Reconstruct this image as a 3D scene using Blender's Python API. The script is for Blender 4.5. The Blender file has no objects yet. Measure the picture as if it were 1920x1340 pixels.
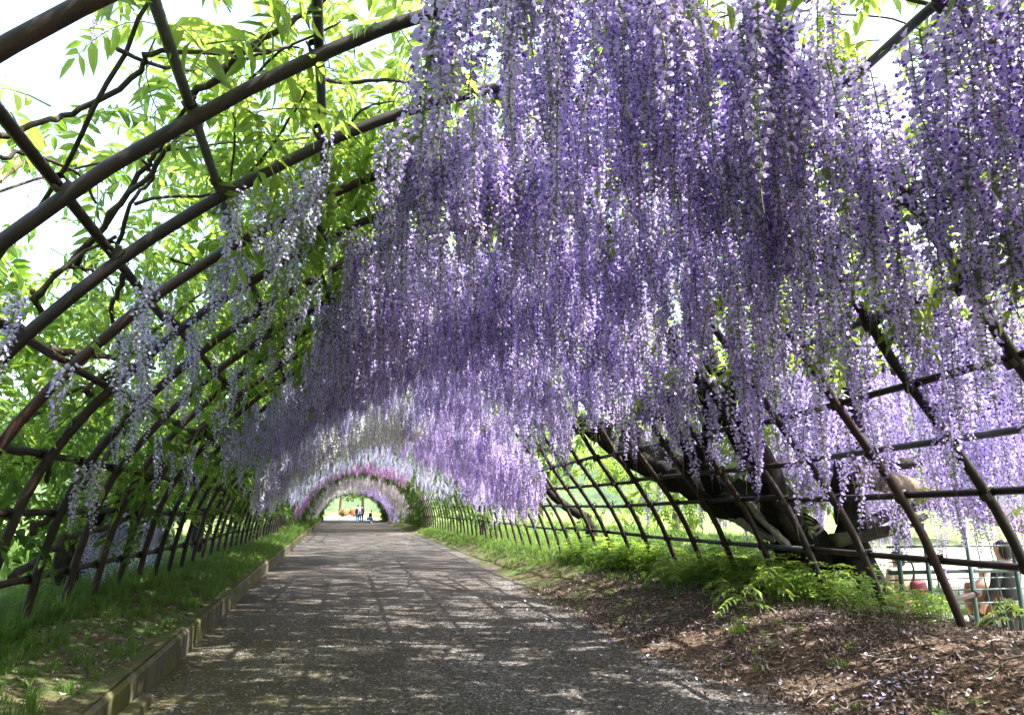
import bpy, math, random
import numpy as np
from mathutils import Vector, Matrix, Euler

R = math.radians
rng = np.random.default_rng(7)
random.seed(7)
SC = bpy.context.scene
COL = SC.collection

# ------------------------------------------------------------------ camera
H = 1.45                       # eye height over the path
YAW, PITCH = R(13.6116), R(12.1549)
FPX = 1300.0                   # focal length in pixels of the 1920 px photograph
cam_d = bpy.data.cameras.new('camera')
cam_d.sensor_fit = 'HORIZONTAL'; cam_d.sensor_width = 36.0
cam_d.lens = 36.0 * FPX / 1920.0
cam_d.clip_start = 0.05; cam_d.clip_end = 2000
cam = bpy.data.objects.new('camera', cam_d); COL.objects.link(cam)
cam.location = (0, 0, H)
cam.rotation_euler = Euler((R(90) + PITCH, 0, -YAW), 'XYZ')
SC.camera = cam

# ------------------------------------------------------------------ light
SUN_DIR = Vector((0.50, -0.24, 0.83)).normalized()     # towards the sun
EXPOSURE = 2.6
world = bpy.data.worlds.new('World'); SC.world = world; world.use_nodes = True
nt = world.node_tree; nt.nodes.clear()
sky = nt.nodes.new('ShaderNodeTexSky'); sky.sky_type = 'NISHITA'; sky.sun_disc = False
sky.sun_elevation = math.asin(SUN_DIR.z)
sky.sun_rotation = math.atan2(SUN_DIR.x, SUN_DIR.y)
sky.dust_density = 5.0; sky.air_density = 1.2; sky.ozone_density = 0.3
bg = nt.nodes.new('ShaderNodeBackground'); bg.inputs['Strength'].default_value = 0.15
wo = nt.nodes.new('ShaderNodeOutputWorld')
nt.links.new(sky.outputs[0], bg.inputs[0]); nt.links.new(bg.outputs[0], wo.inputs[0])
sl = bpy.data.lights.new('sun', 'SUN'); sl.energy = 4.0; sl.angle = R(0.53); sl.color = (1.0, 0.95, 0.87)
so = bpy.data.objects.new('sun', sl); COL.objects.link(so)
so.rotation_euler = (-SUN_DIR).to_track_quat('-Z', 'Y').to_euler()
so.location = (30, 0, 40)

SC.render.engine = 'CYCLES'
SC.view_settings.view_transform = 'Standard'
try: SC.view_settings.look = 'None'
except Exception: pass
SC.view_settings.exposure = EXPOSURE; SC.view_settings.gamma = 1.0
SC.view_settings.use_curve_mapping = False
SC.cycles.max_bounces = 10; SC.cycles.diffuse_bounces = 6; SC.cycles.glossy_bounces = 3
SC.cycles.transmission_bounces = 6; SC.cycles.transparent_max_bounces = 8
SC.cycles.use_adaptive_sampling = False
SC.cycles.sample_clamp_indirect = 6.0
SC.cycles.caustics_reflective = False; SC.cycles.caustics_refractive = False
SC.cycles.use_denoising = True
try: SC.cycles.denoiser = 'OPENIMAGEDENOISE'
except Exception: pass

# ------------------------------------------------------------------ projection helpers
_r = np.array([math.cos(YAW), -math.sin(YAW), 0])
_f = np.array([math.sin(YAW) * math.cos(PITCH), math.cos(YAW) * math.cos(PITCH), math.sin(PITCH)])
_u = np.cross(_r, _f)
def ray(px, py):
    return _f + _r * ((px - 960) / FPX) + _u * (-(py - 670) / FPX)
def at(px, py, Y):
    """the point of the photograph's line of sight that lies Y metres along the tunnel"""
    d = ray(px, py); p = d * (Y / d[1]); return (p[0], p[1], p[2] + H)
def project(P):
    q = np.asarray(P, float) - np.array([0, 0, H])
    cx, cy, cz = q @ _r, q @ _u, q @ _f
    return 960 + FPX * cx / np.maximum(cz, 1e-3), 670 - FPX * cy / np.maximum(cz, 1e-3), cz
def in_frame(P, m=60):
    x, y, z = project(P)
    return (z > .3) & (x > -m) & (x < 1920 + m) & (y > -m) & (y < 1340 + m)

def smooth(a, b, x):
    t = np.clip((np.asarray(x, float) - a) / (b - a), 0, 1); return t * t * (3 - 2 * t)

# value noise (2D) for placing and shaping things
_perm = rng.random((256, 256))
def vnoise(x, y):
    x = np.asarray(x, float); y = np.asarray(y, float)
    xi = np.floor(x).astype(int); yi = np.floor(y).astype(int)
    fx = x - xi; fy = y - yi
    fx = fx * fx * (3 - 2 * fx); fy = fy * fy * (3 - 2 * fy)
    g = lambda a, b: _perm[a % 256, b % 256]
    return (g(xi, yi) * (1 - fx) + g(xi + 1, yi) * fx) * (1 - fy) + (g(xi, yi + 1) * (1 - fx) + g(xi + 1, yi + 1) * fx) * fy
def fbm(x, y, o=3):
    s = 0; a = .5; t = 0
    for i in range(o):
        s = s + a * vnoise(np.asarray(x) * 2 ** i + 17 * i, np.asarray(y) * 2 ** i + 31 * i); t += a; a *= .5
    return s / t

# ------------------------------------------------------------------ object helpers
def link(o): COL.objects.link(o); return o
def tag(o, label=None, cat=None, group=None, kind=None):
    if label: o['label'] = label
    if cat: o['category'] = cat
    if group: o['group'] = group
    if kind: o['kind'] = kind
    return o
def thing(name, label, cat, loc=(0, 0, 0), rotz=0, group=None):
    o = link(bpy.data.objects.new(name, None)); o.empty_display_size = .1
    o.location = loc; o.rotation_euler = (0, 0, rotz)
    return tag(o, label, cat, group)
def mesh(name, V, F, mats, midx=None, smooth_=False):
    me = bpy.data.meshes.new(name)
    V = np.asarray(V, np.float32).reshape(-1, 3)
    me.from_pydata(V.tolist(), [], [tuple(int(i) for i in f) for f in F])
    for m in (mats if isinstance(mats, (list, tuple)) else [mats]): me.materials.append(m)
    if midx is not None: me.polygons.foreach_set('material_index', np.asarray(midx, np.int32))
    if smooth_: me.polygons.foreach_set('use_smooth', np.ones(len(me.polygons), bool))
    me.update(); return me
def put(name, me, parent=None, loc=(0, 0, 0), rot=(0, 0, 0), scale=(1, 1, 1), worldspace=True):
    """link one object; with worldspace the given location is a world one even under a parent"""
    o = link(bpy.data.objects.new(name, me))
    o.location = loc; o.rotation_euler = rot; o.scale = scale
    if parent is not None:
        o.parent = parent
        if worldspace:
            M = Matrix.LocRotScale(parent.location, parent.rotation_euler, parent.scale)
            if parent.parent is not None:
                M = parent.parent.matrix_basis @ parent.matrix_parent_inverse @ M
            o.matrix_parent_inverse = M.inverted()
    return o

class MB:
    """collects shapes for one mesh"""
    def __init__(s): s.V = []; s.F = []; s.M = []; s.n = 0
    def add(s, V, F, m=0):
        V = np.asarray(V, float).reshape(-1, 3)
        s.V.append(V); s.F += [tuple(i + s.n for i in f) for f in F]
        s.M += [m] * len(F); s.n += len(V); return s
    def tube(s, P, rad, n=8, m=0, caps=True, mod=None):
        P = np.asarray(P, float); k = len(P)
        rad = np.broadcast_to(np.asarray(rad, float), (k,))
        T = np.gradient(P, axis=0); T /= np.linalg.norm(T, axis=1)[:, None] + 1e-9
        a = np.array([0, 0, 1.]) if abs(T[0][2]) < .9 else np.array([1., 0, 0])
        N = np.cross(T[0], a); N /= np.linalg.norm(N)
        V = []; th = np.linspace(0, 2 * np.pi, n, endpoint=False)
        for i in range(k):
            N = N - T[i] * (N @ T[i]); N /= np.linalg.norm(N) + 1e-9
            B = np.cross(T[i], N)
            rr = rad[i] * (mod(i, k, th) if mod else np.ones(n))
            V.append(P[i] + np.outer(np.cos(th) * rr, N) + np.outer(np.sin(th) * rr, B))
        V = np.concatenate(V); F = []
        for i in range(k - 1):
            for j in range(n):
                F.append((i * n + j, i * n + (j + 1) % n, (i + 1) * n + (j + 1) % n, (i + 1) * n + j))
        if caps:
            F.append(tuple(range(n))[::-1]); F.append(tuple((k - 1) * n + j for j in range(n)))
        return s.add(V, F, m)
    def box(s, lo, hi, m=0):
        x0, y0, z0 = lo; x1, y1, z1 = hi
        V = [(x0, y0, z0), (x1, y0, z0), (x1, y1, z0), (x0, y1, z0), (x0, y0, z1), (x1, y0, z1), (x1, y1, z1), (x0, y1, z1)]
        return s.add(V, [(3, 2, 1, 0), (4, 5, 6, 7), (0, 1, 5, 4), (1, 2, 6, 5), (2, 3, 7, 6), (3, 0, 4, 7)], m)
    def mesh(s, name, mats, smooth_=False):
        return mesh(name, np.concatenate(s.V), s.F, mats, s.M, smooth_)

def catmull(P, per=6):
    P = np.asarray(P, float); n = len(P); out = []
    for i in range(n - 1):
        p0, p1, p2, p3 = P[max(i - 1, 0)], P[i], P[i + 1], P[min(i + 2, n - 1)]
        for j in range(per):
            t = j / per
            out.append(.5 * (2 * p1 + (p2 - p0) * t + (2 * p0 - 5 * p1 + 4 * p2 - p3) * t * t + (3 * p1 - p0 - 3 * p2 + p3) * t ** 3))
    out.append(P[-1]); return np.array(out)

# scatter: one object whose points carry an instance each (used only for stuff)
def scatter(name, P, rot, scl, idx, protos, parent=None):
    P = np.asarray(P, np.float32)
    pc = bpy.data.collections.new(name + '_kit')
    for p in protos: pc.objects.link(p)
    me = bpy.data.meshes.new(name); me.vertices.add(len(P)); me.vertices.foreach_set('co', P.ravel())
    a = me.attributes.new('rot', 'FLOAT_VECTOR', 'POINT'); a.data.foreach_set('vector', np.asarray(rot, np.float32).ravel())
    a = me.attributes.new('scl', 'FLOAT', 'POINT'); a.data.foreach_set('value', np.asarray(scl, np.float32).ravel())
    a = me.attributes.new('idx', 'INT', 'POINT'); a.data.foreach_set('value', np.asarray(idx, np.int32).ravel())
    for p in protos[:1]:
        for m in p.data.materials: me.materials.append(m)
    ng = bpy.data.node_groups.new(name, 'GeometryNodeTree')
    ng.interface.new_socket('Geometry', in_out='INPUT', socket_type='NodeSocketGeometry')
    ng.interface.new_socket('Geometry', in_out='OUTPUT', socket_type='NodeSocketGeometry')
    N = ng.nodes.new; L = ng.links.new
    gi = N('NodeGroupInput'); go = N('NodeGroupOutput'); ip = N('GeometryNodeInstanceOnPoints')
    ci = N('GeometryNodeCollectionInfo'); ci.inputs['Collection'].default_value = pc
    ci.inputs['Separate Children'].default_value = True; ci.inputs['Reset Children'].default_value = True
    def attr(nm, ty):
        q = N('GeometryNodeInputNamedAttribute'); q.data_type = ty; q.inputs['Name'].default_value = nm; return q.outputs['Attribute']
    L(gi.outputs[0], ip.inputs['Points']); L(ci.outputs[0], ip.inputs['Instance'])
    ip.inputs['Pick Instance'].default_value = True
    L(attr('idx', 'INT'), ip.inputs['Instance Index'])
    er = N('FunctionNodeEulerToRotation'); L(attr('rot', 'FLOAT_VECTOR'), er.inputs[0]); L(er.outputs[0], ip.inputs['Rotation'])
    L(attr('scl', 'FLOAT'), ip.inputs['Scale'])
    L(ip.outputs[0], go.inputs[0])
    o = put(name, me, parent)
    md = o.modifiers.new('scatter', 'NODES'); md.node_group = ng
    o['kind'] = 'stuff'
    return o
def proto(name, me):
    return bpy.data.objects.new(name, me)

# ------------------------------------------------------------------ materials
def nodes_of(name):
    m = bpy.data.materials.new(name); m.use_nodes = True
    t = m.node_tree; t.nodes.clear()
    return m, t, t.nodes.new, t.links.new
def ramp(t, fac, stops):
    r = t.nodes.new('ShaderNodeValToRGB'); e = r.color_ramp.elements
    while len(e) < len(stops): e.new(.5)
    for k, (p, c) in enumerate(stops): e[k].position = p; e[k].color = (*c, 1)
    t.links.new(fac, r.inputs[0]); return r.outputs[0]
def noise(t, scale, detail=3, vec=None, rough=.55):
    n = t.nodes.new('ShaderNodeTexNoise'); n.inputs['Scale'].default_value = scale
    n.inputs['Detail'].default_value = detail; n.inputs['Roughness'].default_value = rough
    if vec is not None: t.links.new(vec, n.inputs['Vector'])
    return n.outputs[0]
def coords(t, kind='Object'):
    return t.nodes.new('ShaderNodeTexCoord').outputs[kind]
def worldpos(t): return t.nodes.new('ShaderNodeNewGeometry').outputs['Position']
def mixc(t, f, a, b):
    m = t.nodes.new('ShaderNodeMix'); m.data_type = 'RGBA'
    for s, v in ((m.inputs[0], f), (m.inputs[6], a), (m.inputs[7], b)):
        if isinstance(v, (int, float)): s.default_value = v
        elif isinstance(v, tuple): s.default_value = (*v, 1)
        else: t.links.new(v, s)
    return m.outputs[2]
def math_(t, op, a, b=0.):
    m = t.nodes.new('ShaderNodeMath'); m.operation = op
    for s, v in ((m.inputs[0], a), (m.inputs[1], b)):
        if isinstance(v, (int, float)): s.default_value = v
        else: t.links.new(v, s)
    return m.outputs[0]
def maprange(t, v, a, b, c=0., d=1.):
    m = t.nodes.new('ShaderNodeMapRange'); t.links.new(v, m.inputs[0])
    for i, q in enumerate((a, b, c, d)): m.inputs[i + 1].default_value = q
    return m.outputs[0]
def finish(m, t, col, rough=.7, bump=None, bstr=.3, bdist=.01, spec=.3, metal=0., transl=None, tfac=.4):
    p = t.nodes.new('ShaderNodeBsdfPrincipled')
    if isinstance(col, tuple): p.inputs['Base Color'].default_value = (*col, 1)
    else: t.links.new(col, p.inputs['Base Color'])
    if isinstance(rough, (int, float)): p.inputs['Roughness'].default_value = rough
    else: t.links.new(rough, p.inputs['Roughness'])
    p.inputs['Specular IOR Level'].default_value = spec; p.inputs['Metallic'].default_value = metal
    if bump is not None:
        b = t.nodes.new('ShaderNodeBump'); b.inputs['Strength'].default_value = bstr; b.inputs['Distance'].default_value = bdist
        t.links.new(bump, b.inputs['Height']); t.links.new(b.outputs[0], p.inputs['Normal'])
    out = t.nodes.new('ShaderNodeOutputMaterial'); sh = p.outputs[0]
    if transl is not None:
        tr = t.nodes.new('ShaderNodeBsdfTranslucent')
        if isinstance(transl, tuple): tr.inputs[0].default_value = (*transl, 1)
        else: t.links.new(transl, tr.inputs[0])
        mx = t.nodes.new('ShaderNodeMixShader'); mx.inputs[0].default_value = tfac
        t.links.new(sh, mx.inputs[1]); t.links.new(tr.outputs[0], mx.inputs[2]); sh = mx.outputs[0]
    t.links.new(sh, out.inputs[0]); return m
def rand(t): return t.nodes.new('ShaderNodeObjectInfo').outputs['Random']

def leaf_mat(name, a, b, ta, tb, tfac=.5):
    m, t, N, L = nodes_of(name); r = rand(t)
    n = noise(t, 3, 2, worldpos(t))
    f = math_(t, 'ADD', math_(t, 'MULTIPLY', r, .6), math_(t, 'MULTIPLY', n, .4))
    return finish(m, t, mixc(t, f, a, b), .5, spec=.35, transl=mixc(t, f, ta, tb), tfac=tfac)
def petal_mat(name, a, b, tfac=.45):
    m, t, N, L = nodes_of(name); r = rand(t)
    n = noise(t, 22, 2, worldpos(t))
    f = math_(t, 'ADD', math_(t, 'MULTIPLY', r, .45), math_(t, 'MULTIPLY', n, .55))
    c = mixc(t, f, a, b)
    return finish(m, t, c, .55, spec=.2, transl=c, tfac=tfac)
def plain(name, c, rough=.7, var=.25, scale=8, **k):
    m, t, N, L = nodes_of(name); n = noise(t, scale, 4, coords(t))
    d = tuple(x * (1 - var) for x in c); e = tuple(min(1, x * (1 + var)) for x in c)
    return finish(m, t, mixc(t, n, d, e), rough, bump=n, bstr=.25, **k)

M = {}
M['leaf'] = leaf_mat('wisteria_leaf', (.05, .115, .018), (.095, .17, .03), (.22, .38, .045), (.42, .53, .10), .55)
M['leaf_dark'] = leaf_mat('dark_leaf', (.03, .075, .014), (.06, .12, .022), (.10, .22, .02), (.2, .34, .03), .45)
M['weed'] = leaf_mat('weed_leaf', (.06, .14, .02), (.10, .19, .03), (.28, .48, .05), (.45, .58, .09), .55)
M['grass'] = leaf_mat('grass_blade', (.045, .10, .02), (.09, .15, .035), (.16, .30, .04), (.26, .38, .06), .4)
M['tree_leaf'] = leaf_mat('tree_leaf', (.04, .09, .02), (.08, .14, .03), (.14, .26, .03), (.26, .36, .05), .4)
M['azalea'] = leaf_mat('azalea_flower', (.50, .14, .07), (.62, .32, .18), (.5, .15, .08), (.6, .3, .15), .3)
FL = {
 'purple': ((.55, .45, .84), (.77, .70, .95), (.12, .03, .41), (.27, .10, .58)),
 'lilac': ((.54, .51, .80), (.72, .69, .90), (.18, .12, .44), (.34, .25, .60)),
 'white': ((.80, .79, .81), (.88, .87, .86), (.66, .62, .72), (.80, .78, .78)),
 'violet': ((.58, .47, .82), (.74, .64, .91), (.16, .05, .42), (.30, .14, .58)),
 'magenta': ((.52, .26, .60), (.68, .42, .72), (.28, .07, .36), (.40, .16, .46)),
 'blush': ((.62, .54, .66), (.76, .70, .76), (.36, .24, .42), (.5, .38, .54)),
}
for k, (a, b, c, d) in FL.items():
    M[k] = petal_mat(k + '_petal', a, b); M[k + '_keel'] = petal_mat(k + '_keel', c, d, .3)
M['rachis'] = leaf_mat('raceme_stalk', (.12, .17, .05), (.18, .2, .07), (.1, .15, .04), (.15, .2, .05), .2)

def pipe_mat(name, stops, rough=.55):
    m, t, N, L = nodes_of(name); w = worldpos(t)
    n = noise(t, 7, 5, w, .65); n2 = noise(t, 60, 3, w)
    f = math_(t, 'ADD', math_(t, 'MULTIPLY', n, .8), math_(t, 'MULTIPLY', rand(t), .2))
    c = ramp(t, f, stops)
    return finish(m, t, c, rough, bump=n2, bstr=.35, bdist=.004, spec=.4)
M['rust'] = pipe_mat('rusty_pipe', [(.25, (.007, .005, .005)), (.45, (.012, .007, .007)), (.62, (.034, .013, .011)), (.72, (.011, .009, .009))])
M['galv'] = pipe_mat('weathered_grey_pipe', [(.3, (.025, .029, .032)), (.5, (.05, .058, .064)), (.66, (.085, .09, .092)), (.8, (.04, .024, .018))], .45)
M['clamp'] = pipe_mat('clamp_iron', [(.3, (.009, .008, .008)), (.7, (.022, .015, .013))])
M['greenpipe'] = pipe_mat('green_grey_pipe', [(.3, (.022, .05, .045)), (.6, (.04, .08, .072)), (.85, (.06, .07, .06))], .4)

def bark_mat(name, a, b, moss=(.10, .13, .03), mf=.5):
    m, t, N, L = nodes_of(name); c = coords(t)
    mp = N('ShaderNodeMapping'); mp.inputs['Scale'].default_value = (14, 14, 3); L(c, mp.inputs[0])
    n = noise(t, 1.4, 6, mp.outputs[0], .7); n2 = noise(t, 1.6, 3, c)
    col = mixc(t, maprange(t, n, .35, .7), a, b)
    col = mixc(t, maprange(t, n2, .5, .72, 0, mf), col, moss)
    return finish(m, t, col, .85, bump=n, bstr=.7, bdist=.03, spec=.2)
M['bark'] = bark_mat('wisteria_bark', (.005, .0042, .0036), (.021, .0175, .015), mf=.16)
M['twig'] = bark_mat('vine_bark', (.03, .024, .02), (.085, .07, .06), mf=.2)
M['deadwood'] = bark_mat('bare_deadwood', (.16, .14, .12), (.40, .36, .32), mf=.25)
M['bamboo'] = bark_mat('old_bamboo', (.22, .19, .10), (.38, .33, .18), mf=.1)
M['log'] = bark_mat('weathered_log', (.10, .08, .06), (.21, .17, .13), mf=.12)
M['treebark'] = bark_mat('tree_bark', (.05, .04, .03), (.13, .11, .09))
M['hollow'] = plain('log_hole_darkness', (.03, .022, .018), .9)

def path_mat():
    m, t, N, L = nodes_of('gravel_path'); w = worldpos(t)
    v = N('ShaderNodeTexVoronoi'); v.inputs['Scale'].default_value = 55; L(w, v.inputs['Vector'])
    sep = N('ShaderNodeSeparateColor'); L(v.outputs['Color'], sep.inputs[0])
    c = ramp(t, sep.outputs[0], [(.0, (.034, .031, .029)), (.45, (.062, .057, .054)), (.8, (.105, .098, .096)), (1., (.27, .26, .26))])
    n1 = noise(t, 1.1, 5, w); n2 = noise(t, 6, 4, w)
    c = mixc(t, maprange(t, n1, .36, .62, 0, .7), c, (.038, .029, .022))
    x = N('ShaderNodeSeparateXYZ'); L(w, x.inputs[0])
    left = maprange(t, x.outputs[0], -1.2, 1.6, 1, 0)
    near = maprange(t, x.outputs[1], 13., 5., 0, 1)
    f = math_(t, 'MULTIPLY', math_(t, 'MULTIPLY', left, near), maprange(t, n2, .3, .6))
    c = mixc(t, math_(t, 'MULTIPLY', f, .9), c, (.058, .052, .010))
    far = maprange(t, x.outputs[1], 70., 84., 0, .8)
    c = mixc(t, far, c, (.38, .36, .33))  # paler towards the exit: sunlit brightness put into the gravel colour
    b = math_(t, 'ADD', v.outputs['Distance'], math_(t, 'MULTIPLY', n2, .6))
    return finish(m, t, c, .9, bump=b, bstr=.6, bdist=.012, spec=.2)
M['path'] = path_mat()
def soil_mat(name, green_y=None):
    m, t, N, L = nodes_of(name); w = worldpos(t)
    n1 = noise(t, 1.7, 5, w); n2 = noise(t, 24, 5, w, .7)
    c = ramp(t, n2, [(.3, (.030, .021, .016)), (.5, (.075, .05, .036)), (.62, (.13, .09, .066)), (.75, (.2, .15, .12))])
    g = ramp(t, n2, [(.3, (.025, .045, .014)), (.55, (.06, .095, .025)), (.75, (.12, .14, .05))])
    x = N('ShaderNodeSeparateXYZ'); L(w, x.inputs[0])
    f = maprange(t, n1, .36, .6)
    if green_y: f = math_(t, 'MULTIPLY', f, maprange(t, x.outputs[1], green_y[0], green_y[1]))
    c = mixc(t, f, c, g)
    return finish(m, t, c, .95, bump=n2, bstr=.8, bdist=.03, spec=.15)
M['bank'] = soil_mat('leaf_litter_soil', (8, 15)); M['verge'] = soil_mat('mossy_soil', (-6, 4))
def lawn_mat():
    m, t, N, L = nodes_of('lawn'); w = worldpos(t)
    n1 = noise(t, .5, 4, w); n2 = noise(t, 18, 4, w, .7)
    c = ramp(t, n2, [(.3, (.05, .09, .022)), (.55, (.10, .155, .04)), (.75, (.17, .2, .07))])
    c = mixc(t, maprange(t, n1, .45, .7, 0, .6), c, (.2, .18, .1))
    x = N('ShaderNodeSeparateXYZ'); L(w, x.inputs[0])
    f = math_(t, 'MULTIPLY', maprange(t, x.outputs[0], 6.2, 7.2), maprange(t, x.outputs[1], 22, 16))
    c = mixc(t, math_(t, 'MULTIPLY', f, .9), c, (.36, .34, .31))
    return finish(m, t, c, .95, bump=n2, bstr=.6, bdist=.03, spec=.15)
M['lawn'] = lawn_mat()
def kerb_mat():
    m, t, N, L = nodes_of('mossy_concrete'); w = worldpos(t)
    mp = N('ShaderNodeMapping'); mp.inputs['Scale'].default_value = (6, 5, .8); L(w, mp.inputs[0])
    s = noise(t, 1.6, 4, mp.outputs[0]); n = noise(t, 2.3, 5, w); n2 = noise(t, 45, 4, w)
    c = ramp(t, n2, [(.3, (.06, .055, .045)), (.6, (.105, .098, .082)), (.8, (.17, .16, .14))])
    c = mixc(t, maprange(t, s, .42, .62, 0, .8), c, (.03, .027, .02))
    c = mixc(t, maprange(t, n, .42, .6, 0, .8), c, (.075, .075, .017))  # moss and stains, deepened to put the kerb face's shade into the colour
    return finish(m, t, c, .9, bump=n2, bstr=.5, bdist=.01, spec=.2)
M['kerb'] = kerb_mat()
def litter_mat():
    m, t, N, L = nodes_of('dry_leaf'); r = rand(t)
    c = ramp(t, r, [(0, (.042, .032, .028)), (.35, (.105, .076, .064)), (.7, (.19, .145, .13)), (1, (.38, .32, .3))])
    return finish(m, t, c, .75, spec=.25, transl=c, tfac=.15)
M['litter'] = litter_mat()
def stone_mat():
    m, t, N, L = nodes_of('gravel_stone'); r = rand(t)
    c = ramp(t, r, [(0, (.035, .03, .027)), (.6, (.085, .078, .072)), (.9, (.2, .19, .19)), (1, (.36, .34, .34))])
    return finish(m, t, c, .85, spec=.25)
M['stone'] = stone_mat()

# ------------------------------------------------------------------ the tunnel's section
S = 0.85                                           # rib spacing
PROF = np.array([(-2.64, -1.35), (-2.62, -1.05), (-2.55, -.5), (-2.36, .22), (-2.0, .83), (-1.42, 1.49), (-.85, 1.97), (-.22, 2.42), (.42, 2.76),
                 (1.05, 2.99), (1.55, 3.05), (2.05, 2.95), (2.6, 2.68), (3.2, 2.22), (3.72, 1.58), (4.15, .92), (4.58, .32), (4.9, -.2), (5.22, -1.0), (5.33, -1.35)])
PROF[:, 1] += H
PX = catmull(PROF, 4)
CX, CZ = 1.3, .45                                  # centre for the polar form and for the scaling
_th = np.arctan2(PX[:, 1] - CZ, PX[:, 0] - CX); _th = np.where(_th < -1.9, _th + 2 * np.pi, _th)
_rr = np.hypot(PX[:, 0] - CX, PX[:, 1] - CZ)
_o = np.argsort(_th); _th, _rr = _th[_o], _rr[_o]
TH0, TH1 = 3.17, -.02                              # left foot, right foot (at the ground)
def sx(Y): return np.interp(Y, [-5, 6, 38, 56, 80], [1.0, 1.0, .925, .91, .84])
def sz(Y): return np.interp(Y, [-5, 2.5, 6, 20, 38, 56, 80], [1.05, 1.05, 1.0, .91, .85, .82, .70])
def radius(th, Y):
    """the near arches lean, the far ones are round"""
    b = smooth(12, 34, Y); return np.interp(th, _th, _rr) * (1 - b) + 3.93 * b
def shell(th, Y, off=0.):
    r = radius(th, Y) + off
    x = r * np.cos(th); z = r * np.sin(th)
    return np.stack([CX + x * sx(Y), Y - .28 * S * (x + 3.9) / 7.8 + 0 * x, CZ + z * sz(Y)], -1)
def inside(P, off=0.):
    x = (P[0] - CX) / sx(P[1]); z = (P[2] - CZ) / sz(P[1])
    t = math.atan2(z, x)
    if t < -1.9: t += 2 * math.pi
    return math.hypot(x, z) < radius(t, P[1]) + off
def on_shell(px, py, off=0.):
    """where the photograph's line of sight leaves the tunnel's skin (moved outwards by off)"""
    d = ray(px, py); d = d / np.linalg.norm(d); o = np.array([0, 0, H]); lo, hi = .3, 60.
    t = .5
    while t < 60 and inside(o + d * t, off): t += .1
    lo, hi = t - .1, t
    for _ in range(20):
        m = (lo + hi) / 2
        if inside(o + d * m, off): lo = m
        else: hi = m
    return o + d * hi
# arc-length sampling of the section
_ths = np.linspace(TH0, TH1, 400); _pp = shell(_ths, 6.0)
_al = np.concatenate([[0], np.cumsum(np.linalg.norm(np.diff(_pp[:, [0, 2]], axis=0), axis=1))]); ARC = _al[-1]
def th_of(u): return np.interp(np.asarray(u) * ARC, _al, _ths)

# ------------------------------------------------------------------ ground
def edge_x(y): return np.interp(y, [0, 3, 4.7, 5.6, 7.7, 11.5, 22, 50, 80], [3.6, 3.5, 3.26, 3.02, 3.05, 3.15, 3.75, 3.9, 4.2])
def kerb_x(y): return np.interp(y, [-8, 6, 15, 41, 80, 84], [-1.33, -1.40, -1.53, -1.6, -1.75, -1.75])
def bank_h(x, y):
    e = edge_x(y) + .35 * (fbm(np.asarray(y) * 1.1, np.asarray(x) * .3) - .5)
    top = np.interp(y, [0, 10, 16, 30, 80], [.46, .44, .36, .26, .2])
    return top * smooth(0, 1, (x - e) / (5.0 - edge_x(y))) + .05 * (fbm(x * 2.2, y * 2.2) - .5) - .012 - .1 * smooth(0, .5, e - x)
def verge_h(x, y):
    k = kerb_x(y)
    return .262 + .018 * (fbm(x * 5, y * 5) - .5) + .17 * smooth(0, 1.1, k - x) + .06 * (fbm(x * 1.9 + 5, y * 1.9) - .5) * smooth(0, .3, k - x)
def out_h(x, y):
    x = np.asarray(x, float); y = np.asarray(y, float)
    near = smooth(22, 12, y)
    right = .40 - smooth(5.4, 7.4, x) * (.95 * near + .1)
    left = .38 - .1 * smooth(-5, -12, x)
    far = .12
    z = np.where(x > 1.3, right, left)
    z = z + .05 * (fbm(x * .8, y * .8) - .5)
    return z
def grid(xs, ys, fz):
    X, Y = np.meshgrid(xs, ys); Z = fz(X, Y); nx = len(xs); ny = len(ys)
    V = np.stack([X, Y, Z], -1).reshape(-1, 3)
    i = np.arange(ny - 1)[:, None] * nx + np.arange(nx - 1)[None]
    F = np.stack([i, i + 1, i + 1 + nx, i + nx], -1).reshape(-1, 4)
    return V, F
def ground_z(x, y):
    z = out_h(x, y)
    inner = (x > kerb_x(y) - 3.4) & (x < 5.9) & (y < 82.2)
    z = np.where(inner, -.25, z)
    z = np.where((y >= 82.2) & (np.abs(x - 1.2) < 9), np.minimum(z, .05), z)
    return z
xs = np.concatenate([-np.geomspace(400, 8, 24), np.arange(-7.6, 12, .4), np.geomspace(12.5, 400, 24)])
ys = np.concatenate([-np.geomspace(300, 10, 14), np.arange(-9, 30, .5), np.arange(30, 84, 2), np.geomspace(85, 700, 24)])
V, F = grid(xs, ys, ground_z)
tag(put('ground', mesh('ground', V, F, M['lawn'], smooth_=True)), kind='structure')
yl = np.concatenate([np.arange(-8, 16, .12), np.arange(16, 83, .6)])
# verge and bank run to the lawn outside the frame
def strip(x0, x1, n, fz, name, mat):
    V = []; t = np.linspace(0, 1, n)
    for y in yl:
        a, b = x0(y), x1(y); x = a + (b - a) * t
        V.append(np.stack([x, np.full(n, y), fz(x, np.full(n, y))], -1))
    ny = len(yl); V = np.concatenate(V)
    i = np.arange(ny - 1)[:, None] * n + np.arange(n - 1)[None]
    F = np.stack([i, i + 1, i + 1 + n, i + n], -1).reshape(-1, 4)
    return tag(put(name, mesh(name, V, F, mat, smooth_=True)), kind='structure')
def verge_z(x, y):
    v = verge_h(x, y); return v + (out_h(x, y) + .02 - v) * smooth(-3.2, -4.6, x) - .35 * smooth(-4.6, -5.0, x)
def bank_z(x, y):
    v = bank_h(x, y); return v + (out_h(x, y) + .02 - v) * smooth(5.0, 5.7, x) - .3 * smooth(5.9, 6.3, x)
strip(lambda y: -5.0, lambda y: kerb_x(y) - .035, 44, verge_z, 'grass_verge', M['verge'])
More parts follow.
